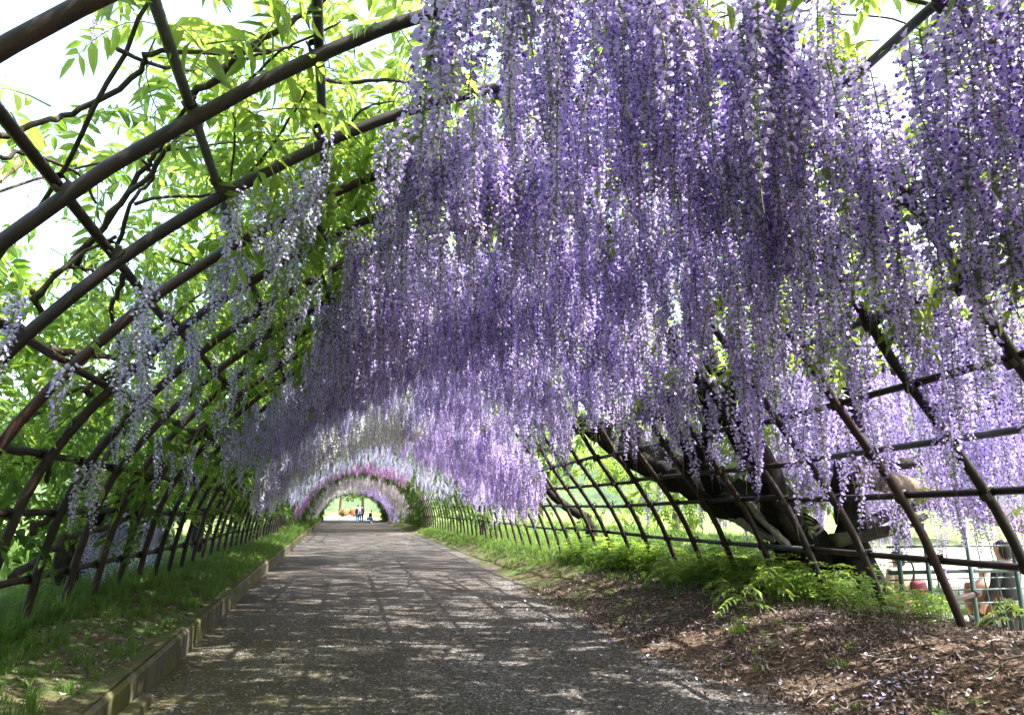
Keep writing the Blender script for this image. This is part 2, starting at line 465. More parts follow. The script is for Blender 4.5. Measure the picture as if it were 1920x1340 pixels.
strip(lambda y: edge_x(y) - .7, lambda y: 6.3, 56, bank_z, 'litter_bank', M['bank'])
def path_z(x, y): return .018 * (fbm(x * .9, y * .9) - .5) + .02 * smooth(.25, 0, x - kerb_x(y)) * 0
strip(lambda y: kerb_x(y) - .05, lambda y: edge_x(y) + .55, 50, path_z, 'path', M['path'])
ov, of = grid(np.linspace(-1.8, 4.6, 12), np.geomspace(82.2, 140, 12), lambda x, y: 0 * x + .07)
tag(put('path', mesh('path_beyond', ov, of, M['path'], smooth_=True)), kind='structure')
# kerb stones
kerb = thing('kerb', None, None, (-1.45, 4, 0)); kerb['kind'] = 'structure'
y = -7.0; k = 0
while y < 82:
    ln = 1.6 + .5 * rng.random() if y < 14 else 2.4
    y1 = y + ln; g = .003
    jx, jz = rng.normal(0, .003), rng.normal(0, .003); top = .25 + jz
    b = MB(); n = 12 if y < 14 else 2
    for tilt in (0,):
        V = []; 
        for q in np.linspace(y + g, y1 - g, n):
            kx = kerb_x(q) + jx; w = .003 * rng.normal() if 0 < n else 0
            V += [(kx + .0, q, -.2), (kx + w, q, top - .03), (kx - .025 + w, q, top + w * .5), (kx - .14, q, top + w * .4), (kx - .155, q, top - .03), (kx - .155, q, -.2)]
        F = []
        for i in range(n - 1):
            for j in range(6):
                F.append((i * 6 + j, i * 6 + (j + 1) % 6, (i + 1) * 6 + (j + 1) % 6, (i + 1) * 6 + j))
        F.append(tuple(range(6))[::-1]); F.append(tuple((n - 1) * 6 + j for j in range(6)))
        b.add(V, [f[::-1] for f in F])
    put('kerb_stone', b.mesh('kerb_stone', M['kerb']), kerb)
    y = y1; k += 1
# low broken slab standing in front of the kerb
b = MB(); bx = kerb_x(5.8)
V = [(bx + .012, 5.0, -.1), (bx + .15, 5.0, -.1), (bx + .14, 5.0, .085), (bx + .012, 5.0, .1), (bx + .012, 6.2, -.1), (bx + .10, 6.2, -.1), (bx + .09, 6.2, .05), (bx + .012, 6.2, .075)]
b.add(V, [(0, 1, 2, 3), (7, 6, 5, 4), (0, 4, 5, 1), (1, 5, 6, 2), (2, 6, 7, 3), (3, 7, 4, 0)])
tag(put('edging_slab', b.mesh('edging_slab', M['kerb'])), 'low grey concrete slab lying against the foot of the kerb', 'slab')

# ------------------------------------------------------------------ the pipe frame
frame = thing('tunnel_frame', 'long arched tunnel frame of rusty pipes over the gravel path', 'pergola', (CX, 4, 0))
thr = np.concatenate([[TH0 + .07], np.linspace(TH0, TH1, 44), [TH1 - .06]])
rib_me = {}
def rib_mesh(y, v):
    b = round(float(smooth(12, 34, y)) * 5) / 5
    if (b, v) not in rib_me:
        r = np.interp(thr, _th, _rr) * (1 - b) + 3.93 * b
        r = np.where((thr > TH0 + .03) | (thr < TH1 - .03), np.interp(thr, _th, _rr) + 0 * r, r)
        P = np.stack([r * np.cos(thr), -.28 * S * (r * np.cos(thr) + 3.9) / 7.8, r * np.sin(thr)], -1)
        P = P + np.cumsum(rng.normal(0, .006, P.shape), 0) * np.sin(np.linspace(0, np.pi, len(P)))[:, None]
        rib_me[b, v] = MB().tube(P, .038, 10).mesh('rib', M['rust'], True)
    return rib_me[b, v]
RIBY = [S * (k + .4) - (.16 if k == 3 else 0) for k in range(-4, 95)]
RIBS = []
for i, y in enumerate(RIBY):
    RIBS.append(put('rib', rib_mesh(y, i % 4), frame, (CX, y, CZ), (0, 0, 0), (sx(y), 1, sz(y))))
purl = [(-2.55, -.62, 'rust'), (-2.42, -.07, 'rust'), (-2.25, .38, 'rust'), (-1.9, .97, 'rust'), (-1.43, 1.5, 'rust'), (-.86, 1.98, 'rust'), (-.25, 2.42, 'galv'), (.45, 2.78, 'galv'), (1.05, 3.0, 'galv'),
        (1.7, 3.04, 'rust'), (2.35, 2.82, 'galv'), (2.95, 2.42, 'galv'), (3.5, 1.87, 'galv'), (3.9, 1.32, 'galv'), (4.2, .86, 'galv'), (4.5, .44, 'rust'), (4.74, .06, 'rust'), (5.03, -.46, 'galv')]
collar = MB().tube([(-.03, 0, 0), (.03, 0, 0)], .0425, 10, 0, False)
collar.tube([(0, -.03, .06), (0, .03, .06)], .0345, 10, 0, False)
collar.tube([(.03, .03, .0), (.035, .05, .05), (.03, .035, .085)], .008, 5)
collar.tube([(-.03, -.03, .0), (-.035, -.05, .05), (-.03, -.035, .085)], .008, 5)
collar_me = collar.mesh('clamp', M['clamp'])
PTH = []
for (x, z, mt) in purl:
    th = math.atan2(z + H - CZ, x - CX)
    if th < -1.9: th += 2 * math.pi
    PTH.append(th)
    y = -3.3 + rng.random() * 2
    while y < 80:
        if y > 13 and z > .6 and rng.random() < .85: y += S * 9; continue
        ln = S * 5 if y < 16 else S * 13
        y1 = min(y + ln + .12, 80.5)
        n = 8
        q = np.linspace(y, y1, n); j = rng.normal(0, .012, 3)
        off = .066
        P = shell(np.full(n, th) + np.linspace(rng.normal(0, .006), rng.normal(0, .006), n), q, off)
        P[:, 1] = q
        m2 = mt if rng.random() < .85 else ('galv' if mt == 'rust' else 'rust')
        put('purlin', MB().tube(P, .030 if y < 40 else .027, 8).mesh('purlin', M[m2], True), frame)
        y = y1 - .1
nclamp = 0
for rb, y in zip(RIBS, RIBY):
    if y > 15 or y < 1.5: continue
    for th in PTH:
        p = shell(np.array([th]), y, .0)[0]; a, bb = shell(np.array([th - .01, th + .01]), y, 0.)
        d = a - bb; ang = math.atan2(d[2], d[0])
        if in_frame(p, 40) and nclamp < 250:
            put('clamp', collar_me, rb, p, (0, -ang, rng.normal(0, .04)), (1, 1, 1)); nclamp += 1

# ------------------------------------------------------------------ flower and leaf kits
UP = np.array([0, 0, 1.])
def raceme_mesh(name, seed, L, Wd, n, colour, size=.046, tail=.08, bare=0.):
    g = np.random.default_rng(seed); b = MB()
    sway = g.normal(0, .045, 2)
    ax = lambda t: np.array([sway[0] * math.sin(t * 2.4), sway[1] * math.sin(t * 3.1), -L * t])
    b.tube([ax(t) for t in np.linspace(0, 1, 6)] + [ax(1) + [0, 0, -tail]], np.r_[np.linspace(.005, .0022, 6), .0015], 3, 2, caps=False)
    a = g.random() * 6
    for i in range(n):
        t = bare + (1 - bare) * (i + .5) / n
        a += 2.39996 + g.normal(0, .35)
        tp = 1 - .72 * t ** 1.6
        r = Wd / 2 * tp * (.62 + .5 * g.random())
        s = size * (1 - .5 * t ** 1.4) * (.82 + .36 * g.random())
        o = np.array([math.cos(a), math.sin(a), 0]); sd = np.array([-o[1], o[0], 0])
        c = ax(t)
        p = c + o * r + UP * (.25 * r * (1 - 1.4 * t) + g.normal(0, .008))
        b.add([c + UP * .006, c - UP * .004, p - o * .25 * s], [(0, 1, 2)], 2)
        if t > .93 or g.random() < .06:      # bud
            q = s * .34
            b.add([p - o * q, p + UP * q * .6 + sd * q * .5, p + UP * q * .6 - sd * q * .5, p - UP * q, p + o * q * 1.3 - UP * q * .5],
                  [(0, 1, 2), (1, 4, 2), (0, 3, 1), (0, 2, 3), (1, 3, 4), (2, 4, 3)], 1)
            continue
        nn = o * (.75 + .3 * g.normal()) + UP * (.55 + .3 * g.normal()) + sd * .35 * g.normal(); nn /= np.linalg.norm(nn)
        e1 = np.cross(UP, nn); e1 /= np.linalg.norm(e1) + 1e-6; e2 = np.cross(nn, e1)
        bend = .10 + .12 * g.random()
        w, h = s * .52, s * .50
        ctr = p + e2 * h * .3
        ring = [ctr + e1 * (w * math.cos(q)) + e2 * (h * math.sin(q)) - nn * s * bend * (2.2 * abs(math.cos(q)) - .3) for q in (math.pi / 2, 2.62, 3.67, 4.71, 5.76, .52)]
        b.add([ctr + nn * s * .05] + ring, [(0, k + 1, (k + 1) % 6 + 1) for k in range(6)], 0)
        tip = p + nn * s * .46 - UP * s * .34 + sd * g.normal(0, .05) * s; kw = s * .20
        b.add([p - e2 * .1 * s + e1 * kw, p - e2 * .1 * s - e1 * kw, p + nn * s * .3 + e2 * s * .10, tip, p - e2 * s * .34 + nn * s * .12],
              [(0, 2, 3), (2, 1, 3), (0, 3, 4), (3, 1, 4)], 1)
    return b.mesh(name, [M[colour], M[colour + '_keel'], M['rachis']])
KIT = {}
for ci, c in enumerate(FL):
    KIT[c] = [raceme_mesh(c + '_raceme', 100 * ci + v, L, w, n, c, sz_, tl, br)
              for v, (L, w, n, sz_, tl, br) in enumerate([(.80, .20, 88, .052, .05, .02), (.95, .18, 92, .047, .10, .05), (.66, .21, 78, .054, .03, .03),
                                                          (.86, .16, 72, .049, .20, .12), (.58, .17, 60, .048, .06, .05), (.98, .14, 62, .045, .14, .16)])]

def leaflet(b, base, d, side, ln, w, fold, droop, m=0):
    d = d / np.linalg.norm(d); n = np.cross(d, side); n /= np.linalg.norm(n) + 1e-9
    if n[2] < 0: n = -n
    P = [base, base + d * ln * .3 + side * w * .5 + n * fold * w, base + d * ln * .3 - side * w * .5 + n * fold * w, base + d * ln * .32,
         base + d * ln * .68 + side * w * .42 + n * fold * w - UP * droop * ln * .4, base + d * ln * .68 - side * w * .42 + n * fold * w - UP * droop * ln * .4,
         base + d * ln * .68 - UP * droop * ln * .42, base + d * ln - UP * droop * ln]
    b.add(P, [(0, 3, 1), (0, 2, 3), (3, 6, 4, 1), (2, 5, 6, 3), (6, 7, 4), (5, 7, 6)], m)
def frond_mesh(name, seed, L, pairs, ln, w, mat, droop=.5):
    g = np.random.default_rng(seed); b = MB()
    ax = lambda t: np.array([L * t * (1 - .12 * t), .04 * L * math.sin(3 * t), -droop * L * t * t * .8 + .05 * L * math.sin(2 * t)])
    b.tube([ax(t) for t in np.linspace(0, 1, 6)], np.linspace(.0045, .002, 6), 3, 1, caps=False)
    for i in range(pairs):
        t = .22 + .74 * i / (pairs - 1)
        c = ax(t); tg = ax(t + .02) - c; tg /= np.linalg.norm(tg)
        sc = (.72 + .4 * math.sin(math.pi * (.15 + .75 * i / (pairs - 1)))) * (.9 + .2 * g.random())
        for sgn in (1, -1):
            sd = np.array([-tg[1], tg[0], 0]) * sgn; sd /= np.linalg.norm(sd)
            d = sd * (1 + .1 * g.normal()) + tg * (.45 + .2 * g.normal()) - UP * (.12 + .2 * g.random())
            d /= np.linalg.norm(d)
            s2 = np.cross(d, UP); s2 /= np.linalg.norm(s2) + 1e-9
            s2 = s2 * math.cos(.4 * g.normal()) + np.cross(d, s2) * math.sin(.4 * g.normal())
            leaflet(b, c, d, s2, ln * sc, w * sc, .12 + .1 * g.random(), .15 + .25 * g.random())
    c = ax(1); tg = ax(1) - ax(.95); tg /= np.linalg.norm(tg)
    s2 = np.cross(tg, UP); s2 /= np.linalg.norm(s2) + 1e-9
    leaflet(b, c, tg, s2, ln, w, .15, .3)
    return b.mesh(name, [mat, M['rachis']])
FROND = [frond_mesh('leaf', 900 + i, L, p, ln, w, M['leaf'], dr) for i, (L, p, ln, w, dr) in enumerate(
    [(.44, 6, .12, .045, .45), (.36, 5, .115, .046, .25), (.5, 7, .115, .042, .75), (.30, 4, .105, .044, .4), (.40, 6, .125, .043, 1.0)])]
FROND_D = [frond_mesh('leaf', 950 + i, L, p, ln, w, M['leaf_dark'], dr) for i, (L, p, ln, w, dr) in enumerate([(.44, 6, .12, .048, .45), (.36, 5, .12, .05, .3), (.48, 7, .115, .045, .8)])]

def shoot_kit(): return [proto('leaf', m) for m in FROND]

# ------------------------------------------------------------------ wisteria: flowers over (th, Y)
def samples(dens, y0, y1, u0=0., u1=1.):
    n = int(dens * (y1 - y0) * ARC * (u1 - u0))
    u = u0 + (u1 - u0) * rng.random(n); Y = y0 + (y1 - y0) * rng.random(n)
    return th_of(u), Y
def racemes(plant, P, sc, colour, n_single, name='flower_raceme', mass='flower_mass'):
    """the n_single racemes that show largest as parts, the rest as one mass"""
    P = np.asarray(P); k = len(P)
    rot = np.stack([rng.normal(0, .075, k), rng.normal(0, .075, k), rng.random(k) * 6.283], -1)
    idx = rng.integers(0, 6, k); sc = np.asarray(sc)
    vis = in_frame(P - [0, 0, .4], 30)
    d = np.linalg.norm(P - [0, 0, H], axis=1) / sc + np.where(vis, 0, 1e4)
    o = np.argsort(d); single = [i for i in o[:n_single] if vis[i]]
    rest = np.ones(k, bool); rest[single] = False
    for i in single:
        put(name, KIT[colour][idx[i]], plant, P[i], rot[i], (sc[i],) * 3)
    if rest.any():
        scatter(mass, P[rest], rot[rest], sc[rest], idx[rest], [proto(f'r{q}', m) for q, m in enumerate(KIT[colour])], plant)
def fronds(plant, P, sc, n_single=0, dark=False, name='foliage', tilt=.5):
    P = np.asarray(P); k = len(P); kit = FROND_D if dark else FROND
    rot = np.stack([rng.normal(0, tilt, k), rng.normal(.1, tilt, k), rng.random(k) * 6.283], -1)
    idx = rng.integers(0, len(kit), k); sc = np.asarray(sc)
    rest = np.ones(k, bool)
    if n_single:
        vis = in_frame(P, -20); d = np.linalg.norm(P - [0, 0, H], axis=1) / sc + np.where(vis, 0, 1e4)
        for i in np.argsort(d)[:n_single]:
            if vis[i]: put('leaf', kit[idx[i]], plant, P[i], rot[i], (sc[i],) * 3); rest[i] = False
    scatter(name, P[rest], rot[rest], sc[rest], idx[rest], [proto(f'l{q}', m) for q, m in enumerate(kit)], plant)

def gnarl(seed, amp=.16, k=5, twist=5.):
    g = np.random.default_rng(seed); ph = g.random(4) * 6
    def f(i, n, th):
        t = i / max(n - 1, 1)
        return 1 + amp * np.cos(k * th + ph[0] + twist * t) + amp * .6 * np.cos((k + 3) * th + ph[1] - twist * 1.6 * t) + amp * .7 * np.sin(2 * th + ph[2] + 9 * t) + amp * .35 * math.sin(23 * t + ph[3])
    return f
def limb(name, plant, P, r, seed, n=16, mat='bark', amp=.14, per=6):
    P = catmull(P, per); r = np.interp(np.linspace(0, 1, len(P)), np.linspace(0, 1, len(r)), r)
    g = np.random.default_rng(seed)
    P = P + g.normal(0, .12, P.shape) * r[:, None]
    return put(name, MB().tube(P, r, n, 0, True, gnarl(seed, amp)).mesh(name, M[mat], True), plant)
def vine(name, plant, P, r0, r1, seed, mat='twig'):
    P = catmull(P, 5); g = np.random.default_rng(seed); n = len(P)
    P = P + g.normal(0, 1, P.shape) * np.linspace(r0, r1, n)[:, None] * .5
    return put(name, MB().tube(P, np.linspace(r0, r1, n), 7, 0, True, gnarl(seed, .08, 3)).mesh(name, M[mat], True), plant)
def walk(y0, th0, n, dy, dth, off0, off1, seed):
    """a vine that wanders over the frame"""
    g = np.random.default_rng(seed); pts = []; y = y0; th = th0; a = g.normal(0, .5)
    for i in range(n):
        pts.append(shell(np.array([th]), y, off0 + (off1 - off0) * g.random())[0])
        a += g.normal(0, .35); y += dy * (1 + .5 * math.sin(a)); th += dth * (1 + .8 * math.cos(a)) + g.normal(0, .03)
    return pts

# ---- A: the old wisteria that leans in from the right and carries the near purple flowers
A = thing('wisteria', 'huge old wisteria with a thick gnarled trunk leaning left behind the right ribs', 'wisteria', at(1560, 1075, 7.9))
osh = lambda x, y, o: tuple(on_shell(x, y, o))
limb('trunk', A, [at(1565, 1110, 8.0), at(1535, 1050, 8.0), at(1470, 985, 8.1), osh(1390, 945, .42), osh(1300, 900, .38), osh(1210, 858, .33), osh(1130, 812, .3), osh(1060, 776, .25), osh(985, 735, .2), osh(900, 690, .2)],
     [.36, .31, .28, .28, .26, .23, .18, .13, .08, .04], 11, 24)
limb('trunk', A, [at(1500, 1060, 8.2), osh(1475, 985, .5), osh(1440, 900, .35), osh(1385, 800, .28), osh(1325, 730, .22), osh(1265, 655, .2), osh(1190, 590, .2)], [.25, .21, .19, .15, .12, .09, .05], 12, 18)
def front(x, y, back=.38):
    p = on_shell(x, y, .42); d = ray(x, y); return tuple(p - d / np.linalg.norm(d) * back)
limb('deadwood', A, [front(1330, 930, .28), front(1362, 958), front(1402, 985), front(1452, 1014, .3)], [.03, .075, .07, .03], 13, 10, 'deadwood', .2)
limb('deadwood', A, [front(1400, 936, .3), front(1440, 985), front(1480, 1024, .3)], [.03, .055, .03], 14, 10, 'deadwood', .2)
for i, (pts, r0) in enumerate([([(1330, 905), (1260, 800), (1180, 690), (1120, 640)], .14), ([(1210, 850), (1150, 760), (1085, 690), (1010, 640)], .11), ([(1440, 890), (1370, 730), (1310, 640), (1290, 560)], .12),
                               ([(1130, 810), (1050, 800), (960, 790), (890, 760)], .07), ([(1300, 890), (1330, 800), (1300, 760), (1240, 700)], .08), ([(1060, 776), (1000, 700), (930, 660), (860, 610)], .08)]):
    vine('branch', A, [osh(x, y, .16) for x, y in pts], r0, r0 * .45, 30 + i, 'bark')
def purple_mask(P, Y):
    xb = .15 - .15 * (Y - 4) + .5 * (fbm(Y * .9, P[:, 0] * .4 + 40) - .5)
    zb = np.interp(Y, [2, 6.5, 8, 14], [H + .82, H + .92, H + 1.4, H + 1.5]) + .6 * (fbm(Y * 1.3 + 9, P[:, 2]) - .5)
    clump = fbm(P[:, 0] * 1.4 + 70, Y * 1.4, 2)
    edge = smooth(0, .7, P[:, 0] - xb)
    return (P[:, 2] > np.where(P[:, 0] > 1.5, zb, -9)) & (rng.random(len(Y)) < edge * (.16 + 1.2 * smooth(.30, .47, clump)) * np.where((P[:, 0] > 3.3) & (Y > 3.4), .42, 1) * np.where((P[:, 0] > 2.3) & (Y > 8), .6, 1))
th, Y = samples(56, 1.5, 14.5, .25, 1.)
P = shell(th, Y, .0 + .75 * rng.random(len(Y)) * smooth(1.05, .55, th) * (Y < 9)); ok = purple_mask(P, Y) & ((Y > 2.9) | (P[:, 0] > 2.7)); P[:, 2] += .1 - .34 * rng.random(len(Y)) ** 1.6; P, Y = P[ok], Y[ok]
nearA = P[:, 0] < 3.3
racemes(A, P[nearA], np.clip(rng.normal(.95, .16, nearA.sum()), .5, 1.3) * np.interp(Y[nearA], [9, 13], [1, .72]), 'purple', 300)
PB = P[~nearA]

# ---- B: the dark upright wisteria by the right edge
B = thing('wisteria', 'dark upright wisteria trunk with a flared foot beside the pipe fence', 'wisteria', at(1612, 1090, 7.6))
limb('trunk', B, [at(1618, 1120, 7.4), at(1604, 1040, 7.4), at(1590, 940, 7.4), at(1588, 840, 7.2), at(1600, 740, 7.0), at(1590, 640, 6.6), at(1560, 520, 6.0), at(1500, 400, 5.4)], [.27, .2, .165, .15, .15, .12, .09, .06], 21, 18)
for i, (pts, r) in enumerate([([(1560, 1012, 7.2), (1640, 1000, 7.2), (1690, 985, 7.3), (1735, 968, 7.5)], .075), ([(1595, 1000, 7.4), (1660, 965, 7.6), (1760, 945, 7.9), (1930, 960, 8.4)], .085),
                              ([(1595, 860, 7.3), (1700, 868, 7.4), (1800, 850, 7.6), (1930, 880, 8.0)], .085), ([(1598, 740, 7.0), (1660, 640, 6.6), (1760, 560, 6.2), (1900, 520, 5.8)], .07),
                              ([(1592, 650, 6.6), (1660, 690, 6.9), (1760, 700, 7.2), (1910, 660, 7.4)], .06)]):
    limb('branch', B, [at(*q) for q in pts], [r, r * .9, r * .75, r * .5], 40 + i, 10)
racemes(B, PB, np.clip(rng.normal(.92, .16, len(PB)), .5, 1.25), 'purple', 300)
# flowers of the same plant outside the frame on the right
n = 1700
Qy = 4.3 + 7.5 * rng.random(n)
Q = np.stack([5.25 + 3.0 * rng.random(n) ** 1.3, Qy, H + .15 + 2.5 * rng.random(n)], -1)
Q = Q[(fbm(Q[:, 0] * 1.2, Q[:, 1] * 1.2) > .42)]
qx, qy, qz = project(Q - [0, 0, .75])
Q = Q[~((qx > 1570) & (qx < 1650 + 110 * rng.random(len(qx)) ** 1.5) & (qy > 850) & (Q[:, 1] < 7.4)) & ~((qx > 1540) & (qx < 1640) & (qy > 700) & (Q[:, 1] < 7.0))]; n = len(Q)
th_b, Y_b = samples(9, 3, 16, .72, .94)
trunk_clear = lambda P: ~((P[:, 0] > 4.7) & (P[:, 0] < 6.2) & (P[:, 1] > 4.0) & (P[:, 1] < 7.8) & (P[:, 2] < 3.4))
LB = np.concatenate([shell(th_b, Y_b, .8 + .9 * rng.random(len(Y_b))), Q[:200] + [.3, 0, .3]]); LB = LB[trunk_clear(LB)]
fronds(B, LB, .8 + .4 * rng.random(len(LB)))
scatter('outer_flower_mass', Q, np.stack([rng.normal(0, .05, n), rng.normal(0, .05, n), rng.random(n) * 6.3], -1), rng.uniform(.6, .95, n), rng.integers(0, 6, n), [proto(f'r{q}', m) for q, m in enumerate(KIT['purple'])], B)
# leaves of A: over the flowers
th, Y = samples(50, -7, 14.5, .30, .93)
P = shell(th, Y, .1 + .5 * rng.random(len(Y)) ** 1.5 + .75 * smooth(.75, .55, th) * (Y > 3))
keep = rng.random(len(Y)) < np.where(Y < 2.2, 1., .35 + .75 * smooth(.35, .6, fbm(P[:, 0] * .9, Y * .9))) * np.where(Y > 8.5, .45, .95)
P = P[keep]; P = P[trunk_clear(P)]; fronds(A, P, .75 + .5 * rng.random(len(P)), 0)

# ---- C: the leafy vine over the left side
C_ = thing('wisteria', 'leafy green wisteria covering the whole left side of the frame with few flowers', 'wisteria', (-3.6, 3.2, .38))
limb('trunk', C_, [(-3.6, 3.2, .2), (-3.5, 3.3, .9), (-3.2, 3.6, 1.6), (-2.6, 3.9, 2.4)], [.16, .13, .11, .08], 51, 14)
VL = [([(-30, 262), (75, 232), (150, 205), (260, 137), (283, 100), (420, 101), (545, 88)], .014), ([(365, 182), (430, 120), (480, 82), (560, 35), (620, -10)], .018),
      ([(225, 95), (310, 128), (400, 127), (500, 98), (560, 88)], .010), ([(140, 490), (225, 380), (285, 320), (330, 265), (372, 250)], .016), ([(60, 560), (180, 440), (262, 330), (290, 290), (330, 225), (365, 182)], .015),
      ([(470, 150), (520, 100), (560, 80), (640, 40)], .008), ([(220, 470), (245, 380), (285, 335), (268, 300)], .012), ([(400, 400), (470, 320), (520, 260), (575, 170)], .010),
      ([(430, 360), (440, 250), (438, 210)], .007), ([(590, 148), (660, 155), (720, 150), (800, 160)], .014), ([(640, 250), (690, 200), (740, 190)], .010),
      ([(60, 545), (80, 590), (70, 560), (120, 500), (220, 440)], .016), ([(230, 485), (225, 545), (208, 580), (230, 670)], .018), ([(100, 650), (180, 665), (240, 680), (290, 690)], .024),
      ([(170, 740), (160, 730), (200, 700), (260, 700)], .02), ([(130, 500), (180, 510), (215, 535)], .012), ([(320, 485), (380, 500), (470, 478), (560, 480)], .010), ([(0, 300), (60, 285), (150, 330), (180, 380)], .010),
      ([(90, 900), (95, 860), (130, 800), (190, 740)], .02), ([(20, 1085), (80, 1040), (150, 1000), (200, 990), (260, 960)], .035), ([(60, 1000), (110, 950), (180, 880), (240, 800), (300, 720)], .03)]
for i, (pts, r) in enumerate(VL):
    vine('branch', C_, [osh(x, y, .14 + .06 * math.sin(3 * i + k)) for k, (x, y) in enumerate(pts)], r * 1.15, r * .7, 60 + i)
for i in range(46):
    y0 = 2.5 + 13 * rng.random()
    r = .006 + .012 * rng.random()
    vine('branch', C_, walk(y0, TH0 - .2 - 1.6 * rng.random(), 7, .35 * rng.choice([-1, 1]), -.09, .1, .4, 200 + i), r, r * .5, 300 + i)
th, Y = samples(46, -6, 26, 0.03, .47)
off = np.where(Y < 7, .26, .12) + .9 * rng.random(len(Y)) ** 1.4
P = shell(th, Y, off)
gap = fbm(P[:, 0] * 1.0 + P[:, 2] * .8, Y * 1.0 + 3)
dens = .45 + .6 * smooth(.32, .55, gap)
dens *= np.where((P[:, 2] > H + 1.25) & (Y > 1.0) & (Y < 5.5), .33, 1.)
dens *= np.where(Y > 11, .62, 1.)
dens *= np.where(P[:, 2] < 1.35, .08 + .92 * smooth(.9, 1.5, P[:, 2]), 1.)
keep = rng.random(len(Y)) < dens; P = P[keep]
old = rng.random(len(P)) < .6 * smooth(3.0, 2.0, P[:, 2])  # low leaves in a darker green: shade put into leaf colour, not age
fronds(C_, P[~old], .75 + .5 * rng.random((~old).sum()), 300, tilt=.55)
fronds(C_, P[old], .75 + .5 * rng.random(old.sum()), 0, True, 'shade_toned_foliage', .55)
th, Y = samples(30, 1, 24, 0.0, .36); P = shell(th, Y, .9 + 1.5 * rng.random(len(Y)))
keep = (rng.random(len(Y)) < .25 + .9 * smooth(.4, .6, fbm(P[:, 1] * .8, P[:, 2] * .8))) & (P[:, 2] > 1.7) & ~((P[:, 2] > H + 2.0) & (Y < 6)); P = P[keep]
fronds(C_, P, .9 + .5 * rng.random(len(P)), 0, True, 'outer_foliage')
# sparse hanging flowers of the left side
LP = [(430, 478), (422, 500), (440, 490), (300, 575), (297, 640), (310, 600), (245, 610), (255, 660), (540, 330), (560, 370), (545, 430), (590, 340), (575, 400), (520, 380), (470, 330), (460, 360), (510, 450), (555, 480), (600, 420),
      (170, 860), (180, 880), (60, 560), (265, 500), (500, 560), (540, 600), (480, 350), (610, 300), (628, 340), (590, 520), (560, 560), (620, 560), (520, 640), (650, 420), (650, 260)]
P = []
for (x, y) in LP:
    p = on_shell(x, y, -.03)
    for q in range(2 if y > 420 else 1): P.append(p + rng.normal(0, .07, 3) * [1, 1, .5])
thx, Yx = samples(2.2, 4.8, 12, .14, .36)
P += list(shell(thx, Yx, -.02))
racemes(C_, np.array(P), rng.uniform(.5, .8, len(P)), 'lilac', 300)
Pq = np.array([at(x, y, Yd) for x, y, Yd in [(180, 5, 4.6), (195, -20, 4.7), (185, 40, 4.9), (0, 135, 4.6), (8, 165, 4.8), (70, 290, 5.6), (85, 300, 5.8), (60, 330, 5.7)]])
for p in Pq: put('flower_raceme', KIT['violet'][rng.integers(0, 6)], C_, p, (0, 0, rng.random() * 6), (.42,) * 3)

# ---- further plants along the tunnel
def band(name, label, loc, colour, y0, y1, dens, u0, u1, mask=None, sc=(.9, .15), single=0, leaf=14, leaf_dark=False, low=.6, mix=None):
    w = thing(name, label, 'wisteria', loc)
    s = 1 if loc[0] > CX else -1
    ln = [loc, (loc[0], loc[1] + .1, 1.1), tuple(shell(np.array([.35 if s > 0 else 2.8]), loc[1] + .5, .25)[0]), tuple(shell(np.array([.9 if s > 0 else 2.25]), loc[1] + 1.4, .2)[0])]
    limb('trunk', w, ln, [.14, .12, .1, .06], int(loc[1] * 7), 10)
    for i in range(3):
        vine('branch', w, walk(y0 + (y1 - y0) * rng.random(), .8 + 1.4 * rng.random(), 6, .5, .12 * s, .1, .25, int(y0 * 9) + i), .03, .015, int(y0 * 5) + i)
    th, Y = samples(dens, y0, y1, u0, u1); P = shell(th, Y, .0 * Y)
    ok = (P[:, 2] > low + .35 * (fbm(Y * 1.2, P[:, 0]) - .5)) & (rng.random(len(Y)) < .3 + .9 * smooth(.3, .5, fbm(P[:, 0] * 1.1 + y0, Y * 1.1)))
    if mask is not None: ok &= mask(P, Y)
    P = P[ok]
    cs = np.clip(rng.normal(*sc, len(P)), .35, 1.3)
    m2 = (rng.random(len(P)) < smooth(.42, .7, fbm(P[:, 0] * .9 + 50, P[:, 1] * .5)) * .8) if mix else np.zeros(len(P), bool)
    racemes(w, P[~m2], cs[~m2], colour, single)
    if m2.any(): racemes(w, P[m2], cs[m2], mix, single // 3, mass='mixed_flower_mass')
    if leaf:
        th, Y = samples(leaf, y0, y1, max(0, u0 - .05), min(1, u1 + .05)); P = shell(th, Y, .08 + .5 * rng.random(len(Y)))
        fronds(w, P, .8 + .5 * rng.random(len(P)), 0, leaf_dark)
    return w
fz = lambda a, b: (lambda P, Y: rng.random(len(Y)) < smooth(a, b, P[:, 0]))
band('wisteria', 'lilac wisteria in shade hanging down the left wall before the white one', (-3.1, 9.5, .38), 'lilac', 10.5, 16.0, 34, .2, .5, None, (.68, .13), 200, 12, False, 2.5)
band('wisteria', 'white flowered wisteria glowing across the tunnel roof behind the purple curtain', (-3.0, 17, .38), 'white', 16.5, 21.5, 50, .10, .56, None, (.95, .15), 200, 8, False, 2.1, 'lilac')
band('wisteria', 'pale violet sunlit wisteria on the right half of the roof past the leaning trunk', (5.6, 15.5, .4), 'violet', 14.5, 24, 36, .52, .9, None, (.95, .15), 200, 5, False, 1.95, 'lilac')
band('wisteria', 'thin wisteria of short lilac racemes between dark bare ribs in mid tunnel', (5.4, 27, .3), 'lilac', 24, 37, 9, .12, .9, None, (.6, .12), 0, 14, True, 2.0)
band('wisteria', 'magenta pink wisteria forming a ring over the path halfway down', (-2.8, 38, .3), 'magenta', 37, 42, 22, .05, .72, None, (.6, .15), 0, 22, True, 1.4)
